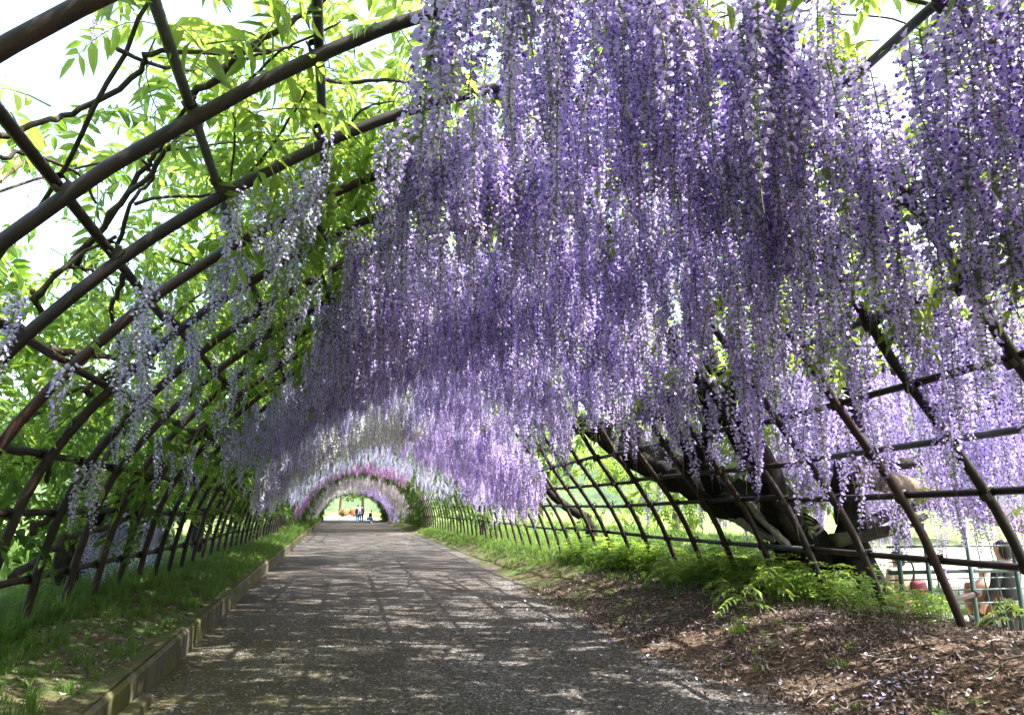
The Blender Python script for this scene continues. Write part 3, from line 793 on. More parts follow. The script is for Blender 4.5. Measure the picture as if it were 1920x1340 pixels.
band('wisteria', 'dark leafy wisteria with no flowers arching behind the magenta ring', (5.2, 45, .3), 'blush', 42, 49, 2, .1, .95, None, (.5, .1), 0, 55, True, .6)
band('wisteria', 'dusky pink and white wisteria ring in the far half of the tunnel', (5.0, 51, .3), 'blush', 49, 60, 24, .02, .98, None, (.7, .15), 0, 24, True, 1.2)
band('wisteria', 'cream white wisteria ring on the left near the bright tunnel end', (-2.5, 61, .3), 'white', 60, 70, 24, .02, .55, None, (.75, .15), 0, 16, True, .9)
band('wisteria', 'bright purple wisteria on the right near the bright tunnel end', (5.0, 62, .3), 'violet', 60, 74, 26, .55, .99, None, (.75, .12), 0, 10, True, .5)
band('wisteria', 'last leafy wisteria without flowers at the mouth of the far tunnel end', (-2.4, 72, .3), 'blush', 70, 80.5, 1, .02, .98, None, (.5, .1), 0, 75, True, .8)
# lilac wisteria that hangs to the grass outside the left ribs
LW = thing('wisteria', 'low lilac wisteria trailing to the grass outside the lower left ribs', 'wisteria', (-3.5, 11.2, .36))
limb('trunk', LW, [(-3.5, 11.2, .2), (-3.4, 11.3, 1.0), (-3.0, 11.6, 1.7)], [.09, .08, .05], 77, 10)
n = 130; q = rng.random(n)
Q = np.stack([-2.75 - .5 * rng.random(n), 9.3 + 4.5 * rng.random(n), 1.05 + .5 * rng.random(n)], -1)
racemes(LW, Q, rng.uniform(.5, .8, n), 'lilac', 100)
n = 60; Q = np.stack([-3.0 - .6 * rng.random(n), 9.3 + 4.5 * rng.random(n), 1.2 + .8 * rng.random(n)], -1)
fronds(LW, Q, rng.uniform(.7, 1, n))

# ------------------------------------------------------------------ props on the right
lg = thing('prop_log', 'thick weathered hollow log propped behind the right ribs with wire bands', 'log', at(1760, 935, 6.9))
a, c = np.array(at(1597, 884, 6.9)), np.array(at(1990, 1000, 7.3))
P = [a + (c - a) * t for t in np.linspace(0, 1, 10)]
put('bole', MB().tube(P, np.linspace(.125, .145, 10), 18, 0, False, gnarl(5, .03, 4)).mesh('bole', M['log'], True), lg)
dv = (c - a) / np.linalg.norm(c - a)
put('hollow', MB().tube([a + dv * .0, a + dv * .12], [.108, .09], 16).mesh('hollow', M['hollow'], True), lg)  # solid dark plug; the hole's inner shade is put into its colour
for t in (.085, .1):
    put('wire_band', MB().tube([a + (c - a) * t, a + (c - a) * (t + .008)], .138, 16, 0, False).mesh('wire_band', M['clamp'], True), lg)
bp = MB(); p0, p1 = np.array(at(-60, 375, 6.0)), np.array(at(66, 280, 6.3))
for k in range(5):
    u = p0 + (p1 - p0) * (k / 5); v = p0 + (p1 - p0) * ((k + 1) / 5)
    bp.tube([u, u + (v - u) * .04, u + (v - u) * .1, u + (v - u) * .94, v], [.05, .05, .043, .043, .048], 10)
tag(put('bamboo_pole', bp.mesh('bamboo_pole', M['bamboo'], True)), 'yellow bamboo pole resting outside the upper left ribs', 'pole')

fence = thing('pipe_fence', 'green grey pipe fence standing on the bright ground outside the right ribs', 'fence', at(1740, 1130, 8.4))
FY = 6.9
zf = lambda x: float(out_h(x, FY))
post_x = [at(px, 1070, FY)[0] for px in (1688, 1741, 1820, 1906, 1990)]
for x in post_x: put('post', MB().tube([(x, FY, zf(x) - .05), (x, FY, H - .18)], .026, 10).mesh('post', M['greenpipe'], True), fence)
for py, rad in ((1074, .024), (1026, .012), (1055, .009), (1088, .008), (1110, .009), (1136, .009)):
    z = at(1740, py, FY)[2]
    put('rail', MB().tube([(post_x[0] - .1, FY + .05, z + .01), (post_x[-1] + 1.2, FY + .05, z)], rad, 8).mesh('rail', M['greenpipe'], True), fence)
for px in (1760, 1850, 1875, 1930):
    x = at(px, 1070, FY)[0]
    put('brace', MB().tube([(x, FY + .1, H - .3), (x + .2, FY + .1, zf(x) - .02)], .008, 6).mesh('brace', M['greenpipe'], True), fence)
sp = thing('loose_pipe', 'dark pipe stub leaning against the fence low between two ribs', 'pipe', at(1725, 1138, 6.55))
put('tube', MB().tube([at(1722, 1140, 6.55), at(1832, 1112, 6.65)], .028, 10).mesh('tube', M['rust'], True), sp)
put('end_collar', MB().tube([at(1826, 1113.5, 6.645), at(1836, 1111, 6.653)], .036, 10).mesh('end_collar', M['clamp'], True), sp)

# ------------------------------------------------------------------ people
PM = {'skin': plain('skin', (.48, .29, .21), .55, .08), 'hair': plain('dark_hair', (.016, .012, .011), .5, .3, 30), 'navy': plain('navy_cloth', (.025, .035, .085), .8), 'denim': plain('blue_denim', (.07, .13, .26), .85, .3, 40),
      'white': plain('white_cloth', (.75, .75, .76), .8, .06), 'grey': plain('charcoal_jacket', (.018, .018, .021), .75, .3, 14), 'beige': plain('beige_cloth', (.34, .28, .2), .8, .1), 'black': plain('black_cloth', (.02, .02, .022), .8),
      'red': plain('dusky_red_cloth', (.14, .04, .045), .8), 'brown': plain('ochre_cloth', (.16, .07, .03), .8), 'shoe': plain('shoe', (.06, .055, .05), .6)}
def skin_mesh(name, J, E, parent, mat, sub=2, root=0):
    keys = list(J); me = bpy.data.meshes.new(name)
    me.from_pydata([J[k][:3] for k in keys], [(keys.index(a), keys.index(b)) for a, b in E], [])
    me.materials.append(mat)
    o = put(name, me, parent, worldspace=False)
    md = o.modifiers.new('skin', 'SKIN'); md.use_smooth_shade = True
    if not me.skin_vertices: 
        bpy.context.view_layer.objects.active = o
    sv = me.skin_vertices[0].data if me.skin_vertices else None
    if sv is None:
        return o
    for i, k in enumerate(keys):
        r = J[k][3]; r = r if isinstance(r, tuple) else (r, r)
        sv[i].radius = r; sv[i].use_root = (i == root)
    ss = o.modifiers.new('sub', 'SUBSURF'); ss.levels = sub; ss.render_levels = sub
    return o
def person(label, loc, rotz, hgt, top, bottom, pose='walk', lean=0., hair='hair', hat=None, group=None, arm_out=0., hairlong=False):
    """figure faces local +Y; joints are for 1.70 m"""
    t = thing('person', label, 'person', loc, rotz, group); k = hgt / 1.70; t.scale = (k, k, k)
    st = .16 if pose == 'walk' else 0.
    hip = .90; sq = pose == 'crouch'
    if sq: hip = .42
    ca, sa = math.cos(lean), math.sin(lean)
    def up(x, y, z):                       # upper-body point, bent forwards at the hip
        dz = z - .90; return (x, y * ca + dz * sa, hip + dz * ca - y * sa)
    J = {'pelvis': (*up(0, 0, .93), (.135, .10)), 'waist': (*up(0, .01, 1.08), (.115, .085)), 'chest': (*up(0, .0, 1.27), (.135, .10)), 'shoulders': (*up(0, -.01, 1.40), (.09, .075)), 'neck': (*up(0, .0, 1.48), .052), 'jaw': (*up(0, .03, 1.55), (.062, .07)),
         'head': (*up(0, .015, 1.62), (.075, .09)), 'crown': (*up(0, .0, 1.68), (.055, .065))}
    E = [('pelvis', 'waist'), ('waist', 'chest'), ('chest', 'shoulders'), ('shoulders', 'neck'), ('neck', 'jaw'), ('jaw', 'head'), ('head', 'crown')]
    Et, Eb = [('pelvis', 'waist'), ('waist', 'chest'), ('chest', 'shoulders')], []
    for s, n in ((-1, 'l'), (1, 'r')):
        sw = st * s
        if sq:
            J['hip' + n] = (s * .09, 0, hip + .0, .095); J['knee' + n] = (s * .13, .34, .44, .065); J['ankle' + n] = (s * .12, .10, .09, .045); J['toe' + n] = (s * .13, .27, .035, (.04, .03))
        else:
            J['hip' + n] = (s * .09, 0, hip - .03, .095); J['knee' + n] = (s * .095, sw * .6 + .02, .49, .062); J['ankle' + n] = (s * .095, sw - (.06 if sw < 0 else 0), .085, .043); J['toe' + n] = (s * .11, sw + .16, .035, (.042, .03))
        J['sho' + n] = (*up(s * .175, -.01, 1.385), .058); J['elb' + n] = (*up(s * .225, -.03 + arm_out * .5 - sw * .4, 1.13 + arm_out * .08), .043)
        J['wri' + n] = (*up(s * .22, .06 + arm_out - sw * .7, .90 + arm_out * .35), .031)
        w = np.array(J['wri' + n][:3]); d = w - np.array(J['elb' + n][:3]); d /= np.linalg.norm(d)
        pal = w + d * .055; J['palm' + n] = (*pal, (.036, .02))
        E += [('shoulders', 'sho' + n), ('sho' + n, 'elb' + n), ('elb' + n, 'wri' + n), ('wri' + n, 'palm' + n), ('pelvis', 'hip' + n), ('hip' + n, 'knee' + n), ('knee' + n, 'ankle' + n), ('ankle' + n, 'toe' + n)]
        Et += [('shoulders', 'sho' + n), ('sho' + n, 'elb' + n), ('elb' + n, 'wri' + n)]
        Eb += [('pelvis', 'hip' + n), ('hip' + n, 'knee' + n), ('knee' + n, 'ankle' + n)]
        sid = np.array([0, 1., 0]); sid -= d * (sid @ d); sid /= np.linalg.norm(sid); inn = np.array([-s * 1., 0, 0])
        for q, (o, ln) in enumerate(((-.027, .062), (-.009, .075), (.009, .08), (.027, .07))):
            a = pal + d * .03 + sid * o; m_ = a + d * ln * .6 + inn * .008; e = a + d * ln + inn * .024
            for nm, pp, rr in (('a', a, .0095), ('b', m_, .0085), ('c', e, .007)): J[f'f{q}{nm}{n}'] = (*pp, rr)
            E += [('palm' + n, f'f{q}a{n}'), (f'f{q}a{n}', f'f{q}b{n}'), (f'f{q}b{n}', f'f{q}c{n}')]
        a = pal - d * .01 + sid * .035 + inn * .008; e = a + d * .045 + sid * .02 + inn * .015
        J['ta' + n] = (*a, .011); J['tb' + n] = (*e, .008); E += [('palm' + n, 'ta' + n), ('ta' + n, 'tb' + n)]
    skin_mesh('body', J, E, t, PM['skin'], 1)
    def cloth(nm, E2, grow, mat, drop=None):
        ks = []
        for a, b in E2:
            for q in (a, b):
                if q not in ks: ks.append(q)
        J2 = {}
        for q in ks:
            r = J[q][3]; r = r if isinstance(r, tuple) else (r, r)
            J2[q] = (*J[q][:3], (r[0] * grow + .012, r[1] * grow + .012))
        return skin_mesh(nm, J2, E2, t, mat, 2)
    cloth('top', Et, 1.10, PM[top]); cloth('trousers', Eb, 1.06, PM[bottom])
    for n in 'lr':
        a, b = np.array(J['ankle' + n][:3]), np.array(J['toe' + n][:3])
        skin_mesh('shoe', {'a': (a[0], a[1] - .04, .045, (.045, .04)), 'b': (*((a + b) / 2 * [1, 1, 0] + [0, 0, .045]), (.048, .04)), 'c': (b[0], b[1] + .03, .034, (.045, .03))}, [('a', 'b'), ('b', 'c')], t, PM['shoe'], 2)
    hd = {'a': (*up(0, -.035, 1.56), (.078, .07)), 'b': (*up(0, -.03, 1.64), (.09, .088)), 'c': (*up(0, -.005, 1.705), (.07, .075))}
    ed = [('a', 'b'), ('b', 'c')]
    if hat: hd.pop('c'); ed = [('a', 'b')]
    if hairlong: hd['z'] = (*up(0, -.06, 1.45), (.075, .045)); ed = [('z', 'a')] + ed
    skin_mesh('hair' if not hat else 'hair', hd, ed, t, PM[hair], 2)
    if hat:
        skin_mesh('cap', {'a': (*up(0, -.015, 1.64), (.108, .118)), 'b': (*up(0, -.01, 1.72), (.085, .09))}, [('a', 'b')], t, PM[hat], 2)
        skin_mesh('cap_brim', {'a': (*up(0, .07, 1.655), (.07, .012)), 'b': (*up(0, .17, 1.64), (.05, .01))}, [('a', 'b')], t, PM[hat], 1)
    fb = MB()
    c = np.array(up(0, .112, 1.60)); fb.add([c + [-.014, 0, -.01], c + [.014, 0, -.01], c + [0, .022, -.012], c + [0, -.004, .03]], [(0, 1, 2), (0, 2, 3), (2, 1, 3)])
    for s in (-1, 1):
        c = np.array(up(s * .082, .0, 1.61)); fb.box(c - [.008, .016, .028], c + [.008, .016, .028])
    put('face', fb.mesh('face', PM['skin']), t, worldspace=False)
    eb = MB()
    for s in (-1, 1): c = np.array(up(s * .03, .098, 1.625)); eb.box(c - [.011, .01, .005], c + [.011, .01, .005])
    c = np.array(up(0, .098, 1.555)); eb.box(c - [.022, .008, .004], c + [.022, .008, .004])
    put('eyes', eb.mesh('eyes', PM['hair']), t, worldspace=False)
    return t
def gp(px, Y, z=None):
    p = at(px, 950, Y); x = p[0]; return (x, Y, float(path_z(np.array(x), np.array(Y))) if z is None else z)
person('person in a charcoal jacket with dark hair seen from behind at the right edge', (at(1888, 1060, 7.5)[0], 7.5, float(out_h(at(1888, 1060, 7.5)[0], 7.5)) - .06), R(12), 1.74, 'grey', 'black', 'stand', .06, hairlong=True, arm_out=.12)
person('crouching person in a white cap and ochre sleeves beside the charcoal jacket', (at(1838, 1090, 8.0)[0], 8.0, float(out_h(at(1838, 1090, 8.0)[0], 8.0)) + .2), R(-60), 1.6, 'brown', 'black', 'crouch', .25, hat='white', arm_out=.3)
person('person in a beige top with dark hair behind the fence near the upright trunk', (at(1690, 1060, 8.6)[0], 8.6, float(out_h(at(1690, 1060, 8.6)[0], 8.6)) - .06), R(5), 1.58, 'beige', 'red', 'stand', .1, hairlong=True, arm_out=.1)
bg_ = thing('shoulder_bag', 'dusky red and dark shoulder bag at the side of the beige top', 'bag', at(1722, 1098, 8.5))
c = np.array(at(1722, 1098, 8.5))
V = []
for z, w, d in ((-.11, .07, .04), (-.08, .10, .055), (.03, .095, .05), (.09, .07, .03)):
    V += [c + [sx_ * w, sy_ * d, z] for sx_, sy_ in ((-1, -1), (0, -1.25), (1, -1), (1, 1), (0, 1.25), (-1, 1))]
Fb = [(i * 6 + j, i * 6 + (j + 1) % 6, (i + 1) * 6 + (j + 1) % 6, (i + 1) * 6 + j) for i in range(3) for j in range(6)] + [tuple(range(6))[::-1], tuple(18 + j for j in range(6))]
put('pouch', mesh('pouch', V, Fb, PM['red'], smooth_=True), bg_)
put('strap', MB().tube(catmull([c + [-.06, 0, .08], c + [-.11, -.06, .28], c + [-.17, -.02, .38], c + [-.19, .06, .3]], 5), .014, 6).mesh('strap', PM['black'], True), bg_)
person('far person in a white top and blue jeans walking towards the bright tunnel end', gp(671.5, 66), R(8), 1.64, 'white', 'denim', 'walk', 0)
person('far person all in navy walking close beside the white top', gp(678.5, 66.6), R(-5), 1.62, 'navy', 'navy', 'walk', 0)
person('far person in a black top and jeans crouching by the bright purple flowers', gp(692.5, 66), R(-70), 1.7, 'black', 'denim', 'crouch', .35, arm_out=.2)
fb_ = thing('rucksack', 'small navy bag on the back of the far white top', 'bag', np.array(gp(670.5, 65.8)) + [0, 0, 1.15])
c = np.array(gp(670.2, 65.85)) + [0, 0, 1.15]; V = []
for z, w, d in ((-.2, .11, .05), (-.14, .14, .08), (.1, .14, .08), (.18, .09, .05)):
    V += [c + [a_ * w, b_ * d, z] for a_, b_ in ((-1, -1), (0, -1.2), (1, -1), (1, 1), (0, 1), (-1, 1))]
put('pouch', mesh('pouch', V, Fb, PM['navy'], smooth_=True), fb_)
put('strap', MB().tube([c + [-.08, .05, .15], c + [-.08, .2, .26], c + [-.08, .3, .1]], .02, 6).mesh('strap', PM['navy'], True), fb_)

# ------------------------------------------------------------------ trees and bushes outside
def crown_mesh(name, seed, rad, hgt, n, mat, leaf=.22, lobes=9):
    g = np.random.default_rng(seed); V = []; F = []
    cs = [np.array([g.normal(0, rad * .45), g.normal(0, rad * .45), hgt * (.55 + .4 * g.random())]) for _ in range(lobes)]; rs = [rad * (.35 + .3 * g.random()) for _ in range(lobes)]
    k = 0
    for i in range(n):
        j = g.integers(0, lobes); d = g.normal(0, 1, 3); d /= np.linalg.norm(d)
        p = cs[j] + d * rs[j] * (.55 + .5 * g.random()) * [1, 1, .8]
        nn = d * .7 + g.normal(0, .6, 3); nn /= np.linalg.norm(nn); a = np.cross(nn, g.normal(0, 1, 3)); a /= np.linalg.norm(a) + 1e-9; b_ = np.cross(nn, a)
        s = leaf * (.6 + .8 * g.random())
        V += [p - a * s, p - b_ * s * .5 + nn * .1 * s, p + a * s, p + b_ * s * .5 + nn * .1 * s]; F.append((k, k + 1, k + 2, k + 3)); k += 4
    return mesh(name, V, F, mat)
CROWNS = [crown_mesh('crown', 700 + i, r, h, 3600, M['tree_leaf'], .2) for i, (r, h) in enumerate([(2.6, 5.5), (2.2, 6.8), (3.0, 5.0)])]
def trunk_me(i, h):
    b = MB(); g = np.random.default_rng(i)
    b.tube(catmull([(0, 0, -.2), (.05, 0, h * .25), (.1 * g.normal(), .1, h * .5), (0, 0, h * .85)], 4), np.linspace(.22, .06, 13), 9)
    for q in range(5):
        a = q * 1.3; z = h * (.4 + .08 * q); b.tube([(0, 0, z), (math.cos(a) * .7, math.sin(a) * .7, z + .7), (math.cos(a) * 1.4, math.sin(a) * 1.4, z + 1.1)], [.08, .05, .02], 6)
    return b.mesh('trunk', M['treebark'], True)
TRUNKS = [trunk_me(i, h) for i, h in enumerate((5.5, 6.8, 5.0))]
spots = [(-15, 11, 0, .85, 'small bright tree on the left lawn nearest the photographer'), (-15, 19, 1, .95, 'slender tall tree on the left lawn behind the small bright one'), (-13, 28, 2, .9, 'broad low tree on the left lawn beyond the lilac trailing to the grass'),
         (-15, 48, 1, 1.1, 'far slender tree on the left lawn towards the tunnel end'), (12.5, 18, 2, .8, 'broad low tree close outside the right ribs behind the leaning trunk'), (16, 12, 0, 1.0, 'round green tree behind the people at the right edge'),
         (14, 28, 1, .95, 'slender tree on the sunny meadow seen through the right ribs'), (20, 22, 2, 1.2, 'big broad tree far out beyond the prop log'), (12, 42, 0, 1.0, 'round far tree on the meadow beyond the lower right ribs'),
         (-7, 104, 2, 1.2, 'broad tree left of the bright tunnel end'), (0, 125, 1, 1.3, 'slender tree behind the orange azaleas'), (8, 112, 0, 1.2, 'round tree right of the bright tunnel end'), (-14, 92, 0, 1.2, 'round tree on the far lawn at the left of the tunnel end'), (14, 96, 2, 1.3, 'broad tree on the far meadow at the right of the tunnel end'), (4, 132, 2, 1.5, 'broadest tree, farthest away behind the tunnel end')]
for i, (x, y, k, s, lab) in enumerate(spots):
    side = 'left' if x < -3 else ('right' if x > 9 else 'end')
    lab = lab or 'sunlit tree far beyond the tunnel end, half hidden by flowers'
    t = thing('tree', lab, 'tree', (x, y, float(out_h(x, y)) if y < 82 else .05), rng.random() * 6, f'trees on the {side} beyond the tunnel')
    t.scale = (s, s, s)
    put('trunk', TRUNKS[k], t, worldspace=False); put('crown', CROWNS[k], t, worldspace=False)
BUSH = crown_mesh('blossom', 801, .9, .9, 1400, M['azalea'], .11, 7); BUSHG = crown_mesh('foliage', 802, .85, .8, 900, M['tree_leaf'], .12, 7)
for (px, Y, s, lb) in ((648, 96, .8, 'smaller orange azalea bush beyond the tunnel end, left of the other'), (663, 92, .9, 'larger red orange azalea bush behind the far white top')):
    x = at(px, 950, Y)[0]; t = thing('azalea_bush', lb, 'bush', (x, Y, .07), rng.random() * 6, 'azaleas at the tunnel end'); t.scale = (s, s, s * 1.35)
    put('blossom', BUSH, t, worldspace=False); put('foliage', BUSHG, t, worldspace=False)
    put('stem', MB().tube([(0, 0, -.05), (0, .03, .5)], [.06, .03], 7).mesh('stem', M['treebark']), t, worldspace=False)

# wooded hills far round the garden
hm, ht, hN, hL = nodes_of('wooded_hill'); hw = worldpos(ht); h1 = noise(ht, .12, 6, hw, .7)
M['hill'] = finish(hm, ht, ramp(ht, h1, [(.3, (.035, .06, .035)), (.55, (.07, .11, .05)), (.75, (.12, .16, .07))]), .95, bump=h1, bstr=1., bdist=3., spec=.1)
na, nr = 220, 9; V = []; F = []
for i in range(na):
    a = 2 * math.pi * i / na
    for j in range(nr):
        r = 150 + 28 * j; q = j / (nr - 1)
        hgt = (14 + 44 * float(fbm(np.array(3 + 2.2 * math.cos(a) * 2), np.array(7 + 2.2 * math.sin(a) * 2), 4))) * math.sin(min(1, q * 1.25) * math.pi / 2) + 5 * (float(vnoise(np.array(i * .9), np.array(j * 1.3))) - .5) * (j > 0)
        V.append((r * math.cos(a), 60 + r * math.sin(a), (-1 if j == 0 else hgt)))
for i in range(na):
    for j in range(nr - 1):
        F.append((i * nr + j, i * nr + j + 1, (i + 1) % na * nr + j + 1, (i + 1) % na * nr + j)[::-1])
tag(put('hills', mesh('hills', V, F, M['hill'], smooth_=True)), kind='structure')

# ------------------------------------------------------------------ low plants, litter, stones
def tuft_mesh(seed, n, h, spread):
    g = np.random.default_rng(seed); b = MB()
    for i in range(n):
        a = g.random() * 6.28; r = spread * g.random(); p = np.array([r * math.cos(a), r * math.sin(a), 0]); a2 = a + g.normal(0, .8)
        d = np.array([math.cos(a2), math.sin(a2), 0]); s = np.array([-d[1], d[0], 0]) * (.0035 + .003 * g.random()); hh = h * (.5 + .7 * g.random()); be = .2 + .5 * g.random()
        q = p + d * hh * be * .3 + UP * hh * .6; e = p + d * hh * be + UP * hh * (.95 - .3 * be)
        b.add([p - s, p + s, q + s * .8, q - s * .8, e], [(0, 1, 2, 3), (3, 2, 4)])
    return b.mesh('tuft', M['grass'])
TUFT = [tuft_mesh(1, 22, .14, .07), tuft_mesh(2, 18, .22, .06), tuft_mesh(3, 26, .09, .08), tuft_mesh(4, 14, .3, .05)]
def herb_mesh(seed, n, h, L, ln, w, pairs):
    g = np.random.default_rng(seed); b = MB()
    for i in range(n):
        a = i * 2.4 + g.normal(0, .3); el = .5 + .7 * g.random(); hh = h * (.4 + .6 * (i + 1) / n)
        st = np.array([.02 * g.normal(), .02 * g.normal(), hh]); b.tube([(0, 0, -.02), st * .6, st], [.004, .003, .002], 3, 1, caps=False)
        d = np.array([math.cos(a) * math.cos(el * .6), math.sin(a) * math.cos(el * .6), math.sin(el * .6)]); sd = np.array([-math.sin(a), math.cos(a), 0])
        for k in range(pairs):
            t = .2 + .8 * k / (pairs - 1); c = st + d * L * t - UP * L * .5 * t * t
            sc = 1.1 - .5 * abs(t - .45)
            for s in (1, -1): leaflet(b, c, sd * s + d * .5, np.cross(sd * s + d * .5, UP) / 1.2, ln * sc, w * sc, .1, .2)
        leaflet(b, st + d * L - UP * L * .5, d, sd, ln, w, .1, .3)
    return b.mesh('herb', [M['weed'], M['rachis']])
HERB = [herb_mesh(20, 5, .20, .20, .05, .022, 5), herb_mesh(21, 6, .32, .26, .06, .024, 6), herb_mesh(22, 4, .12, .14, .04, .018, 4)]
def place(n, x0, x1, y0, y1, fz, keep=None):
    x = x0 + (x1 - x0) * rng.random(n); y = y0 + (y1 - y0) * rng.random(n)
    if keep is not None:
        k = rng.random(n) < keep(x, y); x, y = x[k], y[k]
    return np.stack([x, y, fz(x, y)], -1)
def strew(name, P, kit, smin, smax, tilt=.1):
    k = len(P); r = np.stack([rng.normal(0, tilt, k), rng.normal(0, tilt, k), rng.random(k) * 6.283], -1)
    o = scatter(name, P, r, rng.uniform(smin, smax, k), rng.integers(0, len(kit), k), [proto(f'k{i}', m) for i, m in enumerate(kit)])
    return o
gn = lambda x, y: fbm(x * 1.7 + 3, y * 1.7)
P1 = place(11000, -4.6, -1.58, 2.5, 30, verge_z, lambda x, y: np.clip(.12 + 1.3 * smooth(.42, .62, gn(x, y)) * (.35 + .65 * smooth(-1.7, -2.4, x)) + .5 * smooth(6, 14, y), 0, 1))
strew('verge_grass', P1, TUFT[:3], .35, .85)
P1 = place(1300, -3.4, -2.4, 4.5, 11, verge_z, lambda x, y: .9 * smooth(.35, .6, gn(x + 7, y)))
strew('tall_grass', P1, TUFT, .6, 1.1)
P1 = place(5000, -4.6, -1.7, 30, 80, verge_z); strew('far_verge_grass', P1, TUFT[:2], .9, 1.5)
P1 = place(7000, -12, -4.4, 3, 26, out_h); strew('lawn_grass', P1, TUFT, .8, 1.4)
P1 = place(6500, 3.4, 6.1, 7.5, 40, bank_z, lambda x, y: np.clip(smooth(4.0, 5.0, x) * smooth(7.5, 10, y) + .5 * smooth(11, 18, y) * smooth(.42, .62, gn(x, y)), 0, 1) * (x > edge_x(y) + .35))
strew('bank_grass', P1, TUFT, .4, 1.0)
P1 = place(6000, 6.0, 14, 12, 45, out_h); strew('meadow_grass', P1, TUFT, .9, 1.6)
P1 = place(3000, 4.5, 6.4, 5.2, 15, bank_z, lambda x, y: smooth(4.6, 5.1, x) * (.12 + .9 * smooth(6.3, 7.6, y)) * np.where((x > 5.5) & (y < 7.8), .1, 1) * (.3 + smooth(.35, .55, gn(x * 1.3, y * 1.3))))
strew('weeds', P1, HERB, .65, 1.3, .2)
P1 = place(500, 3.2, 5.2, 4, 12, bank_z, lambda x, y: .25 * smooth(.5, .62, gn(x * 1.5 + 20, y * 1.5)) + .02); strew('sprouts', P1, HERB[2:] + TUFT[2:3], .4, .8, .2)
# bigger seedlings one can tell apart
sd = [(1385, 1112, 7.0, 1.1, 'bright green seedling at the foot of the leaning trunk'), (1440, 1090, 7.1, 1.3, 'tall ferny seedling between two ribs below the bare pale deadwood'), (1560, 1085, 6.6, 1.2, 'leafy seedling in front of the upright trunk'),
      (1640, 1095, 6.4, 1.0, 'seedling between the flared foot and the fence'), (1345, 1075, 7.6, 1.0, 'light green seedling left of the leaning trunk foot'), (1250, 1040, 9.2, 1.3, 'seedling among ribs under the middle of the leaning trunk'),
      (1740, 1110, 6.2, 1.0, 'broad leaved seedling below the slanting loose pipe'), (1885, 1160, 5.6, .7, 'yellow green seedling in front of the charcoal jacket'), (1905, 1185, 5.0, .9, 'low seedling at the right edge of the litter bank')]
for (px, py, Y, s, lb) in sd:
    x = at(px, py, Y)[0]; z = float(bank_z(np.array(x), np.array(Y)))
    t = thing('seedling', lb, 'plant', (x, Y, z), rng.random() * 6, 'seedlings along the right ribs'); t.scale = (s, s, s)
    put('stem', MB().tube(catmull([(0, 0, -.03), (.02, .01, .15), (.0, .03, .34)], 4), np.linspace(.006, .003, 9), 5).mesh('stem', M['rachis']), t, worldspace=False)
    for q in range(6):
        put('leaf', FROND[q % 4], t, (0.01, .02, .12 + .04 * q), (0, -.35 + .1 * q, q * 2.4 + rng.random()), (.62,) * 3, worldspace=False)
# leaf litter
def dry_mesh(seed):
    g = np.random.default_rng(seed); L, w = .058 + .025 * g.random(), .013 + .012 * g.random(); c = .01 + .012 * g.random()
    V = [(-L / 2, 0, c), (-L * .15, w / 2, .004), (-L * .15, -w / 2, .012 * g.random()), (0, 0, .0), (L * .2, w * .45, .01 * g.random()), (L * .2, -w * .45, .006), (L / 2, 0, c * 1.2)]
    return mesh('dry_leaf', V, [(0, 3, 1), (0, 2, 3), (1, 3, 4), (2, 5, 3), (3, 6, 4), (3, 5, 6)], M['litter'])
DRY = [dry_mesh(i) for i in range(6)]
P1 = place(42000, 2.7, 5.9, 3.2, 12.5, bank_z, lambda x, y: np.clip(1.25 * smooth(-.15, .5, x - edge_x(y)), 0, 1) * (.5 + .6 * smooth(11, 8, y)) * (.3 + .8 * smooth(.32, .55, fbm(x * 2.1, y * 2.1))))
P1[:, 2] += .004 + .012 * rng.random(len(P1)); P1[:, 2] = np.maximum(P1[:, 2], .012)
strew('leaf_litter', P1, DRY, .35, 1.05, .45)
P1 = place(1800, -1.2, 3.3, 3.2, 14, path_z, lambda x, y: .1 + .9 * smooth(2.0, 3.2, x)); P1[:, 2] += .008; strew('path_litter', P1, DRY, .35, .8, .3)
P1 = place(2600, -3.4, -1.55, 3, 10, verge_z, lambda x, y: .3 + .5 * smooth(.5, .35, gn(x, y))); P1[:, 2] += .012; strew('verge_litter', P1, DRY, .5, 1.1, .4)
STK = [MB().tube(catmull([(-.09, 0, .004), (-.02, .01 * q, .012), (.04, -.008, .008), (.1, .012 * q, .006)], 2), [.0035] * 3 + [.003] * 2 + [.002] * 2, 4).mesh('stick', M['twig'] if q % 2 else M['deadwood']) for q in range(4)]
P1 = place(700, 2.9, 5.7, 3.3, 11, bank_z, lambda x, y: smooth(0, .5, x - edge_x(y)) * .9); P1[:, 2] = np.maximum(P1[:, 2], .005) + .014
strew('litter_sticks', P1, STK, .4, 1.5, .15)
# gravel stones
def stone_mesh(seed):
    g = np.random.default_rng(seed); V = np.array([(1, 0, 0), (-1, 0, 0), (0, 1, 0), (0, -1, 0), (0, 0, .7), (0, 0, -.6)]) * (.7 + .6 * g.random((6, 1)))
    return mesh('stone', V * .009, [(0, 2, 4), (2, 1, 4), (1, 3, 4), (3, 0, 4), (2, 0, 5), (1, 2, 5), (3, 1, 5), (0, 3, 5)], M['stone'])
STONE = [stone_mesh(i) for i in range(5)]
P1 = place(26000, -1.35, 3.4, 3.4, 11, path_z, lambda x, y: np.clip((5.5 / y) ** 1.2, 0, 1) * (.4 + .6 * smooth(.35, .6, gn(x * 2, y * 2)))); P1[:, 2] += .002
strew('gravel', P1, STONE, .4, 1.3, 1.)
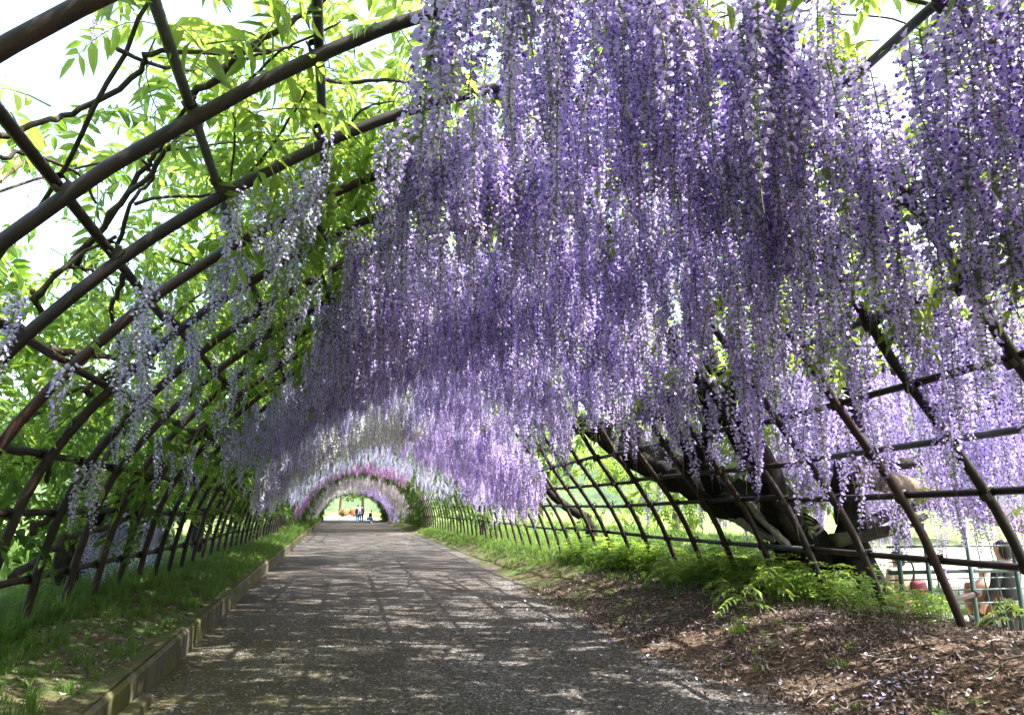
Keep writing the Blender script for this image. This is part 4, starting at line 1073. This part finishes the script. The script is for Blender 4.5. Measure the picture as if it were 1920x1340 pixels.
# fallen petals
PET = [mesh('petal', [(-.016, 0, .003), (0, .014, 0), (.018, 0, .006), (0, -.013, .004)], [(0, 3, 2, 1)], M['lilac']), mesh('petal', [(-.02, 0, .0), (0, .012, .006), (.016, 0, .002), (0, -.016, .006)], [(0, 3, 2, 1)], M['purple'])]
c = at(1670, 1255, 4.55)
Pp = np.stack([c[0] + rng.normal(0, .16, 90), 4.6 + rng.normal(0, .16, 90), np.zeros(90)], -1)
Pq = place(260, 2.2, 5.2, 3.6, 12, lambda x, y: 0 * x); Pp = np.concatenate([Pp, Pq])
Pp[:, 2] = np.maximum(bank_z(Pp[:, 0], Pp[:, 1]), .01) + .03
strew('fallen_petals', Pp, PET, .7, 1.2, .4)
# twigs
tw = [(1230, 1215, 8, .5, 'pale curved twig on the litter near the path edge'), (1270, 1245, 1, .32, 'short brown twig beside the dark green tuft'), (1330, 1160, 2, .4, 'bent twig on the litter in front of the seedlings'), (1530, 1290, 3, .5, 'long dark twig at the bottom of the litter bank'),
      (1700, 1225, 4, .45, 'thin twig near the fallen lilac petals'), (1460, 1215, 5, .35, 'grey twig in the middle of the litter bank'), (1860, 1260, 6, .5, 'twig at the lower right edge of the litter bank')]
def ground_hit(px, py):
    d = ray(px, py); t = .5
    while t < 40:
        p = d * t + [0, 0, H]
        if p[2] < max(float(bank_z(np.array(p[0]), np.array(p[1]))) if p[0] > edge_x(p[1]) - .6 else -9, 0): return p
        t += .02
for (px, py, s_, ln, lb) in tw:
    p = ground_hit(px, py); g = np.random.default_rng(s_); a = g.random() * 6; d = np.array([math.cos(a), math.sin(a), 0])
    pts = []
    for q in np.linspace(-.5, .5, 5):
        w = p + d * ln * q + np.array([-d[1], d[0], 0]) * g.normal(0, .03)
        w[2] = max(float(bank_z(np.array(w[0]), np.array(w[1]))), 0) + .022 + .01 * g.random(); pts.append(w)
    b = MB().tube(catmull(pts, 4), np.linspace(.008, .004, 17), 6)
    m_ = np.array(pts[2]); b.tube([m_, m_ + np.array([d[1], -d[0], .15]) * ln * .2], [.005, .002], 5)
    tag(put('twig', b.mesh('twig', M['twig' if s_ != 8 else 'deadwood'], True)), lb, 'twig', 'twigs on the litter bank')
p = ground_hit(1385, 1188)
t = thing('grass_clump', 'dark green grassy clump alone on the brown litter bank', 'plant', p)
for q in range(4): put('tuft', TUFT[q % 3], t, (p[0] + rng.normal(0, .09), p[1] + rng.normal(0, .05), p[2] - .005), (0, 0, q), (.9,) * 3)
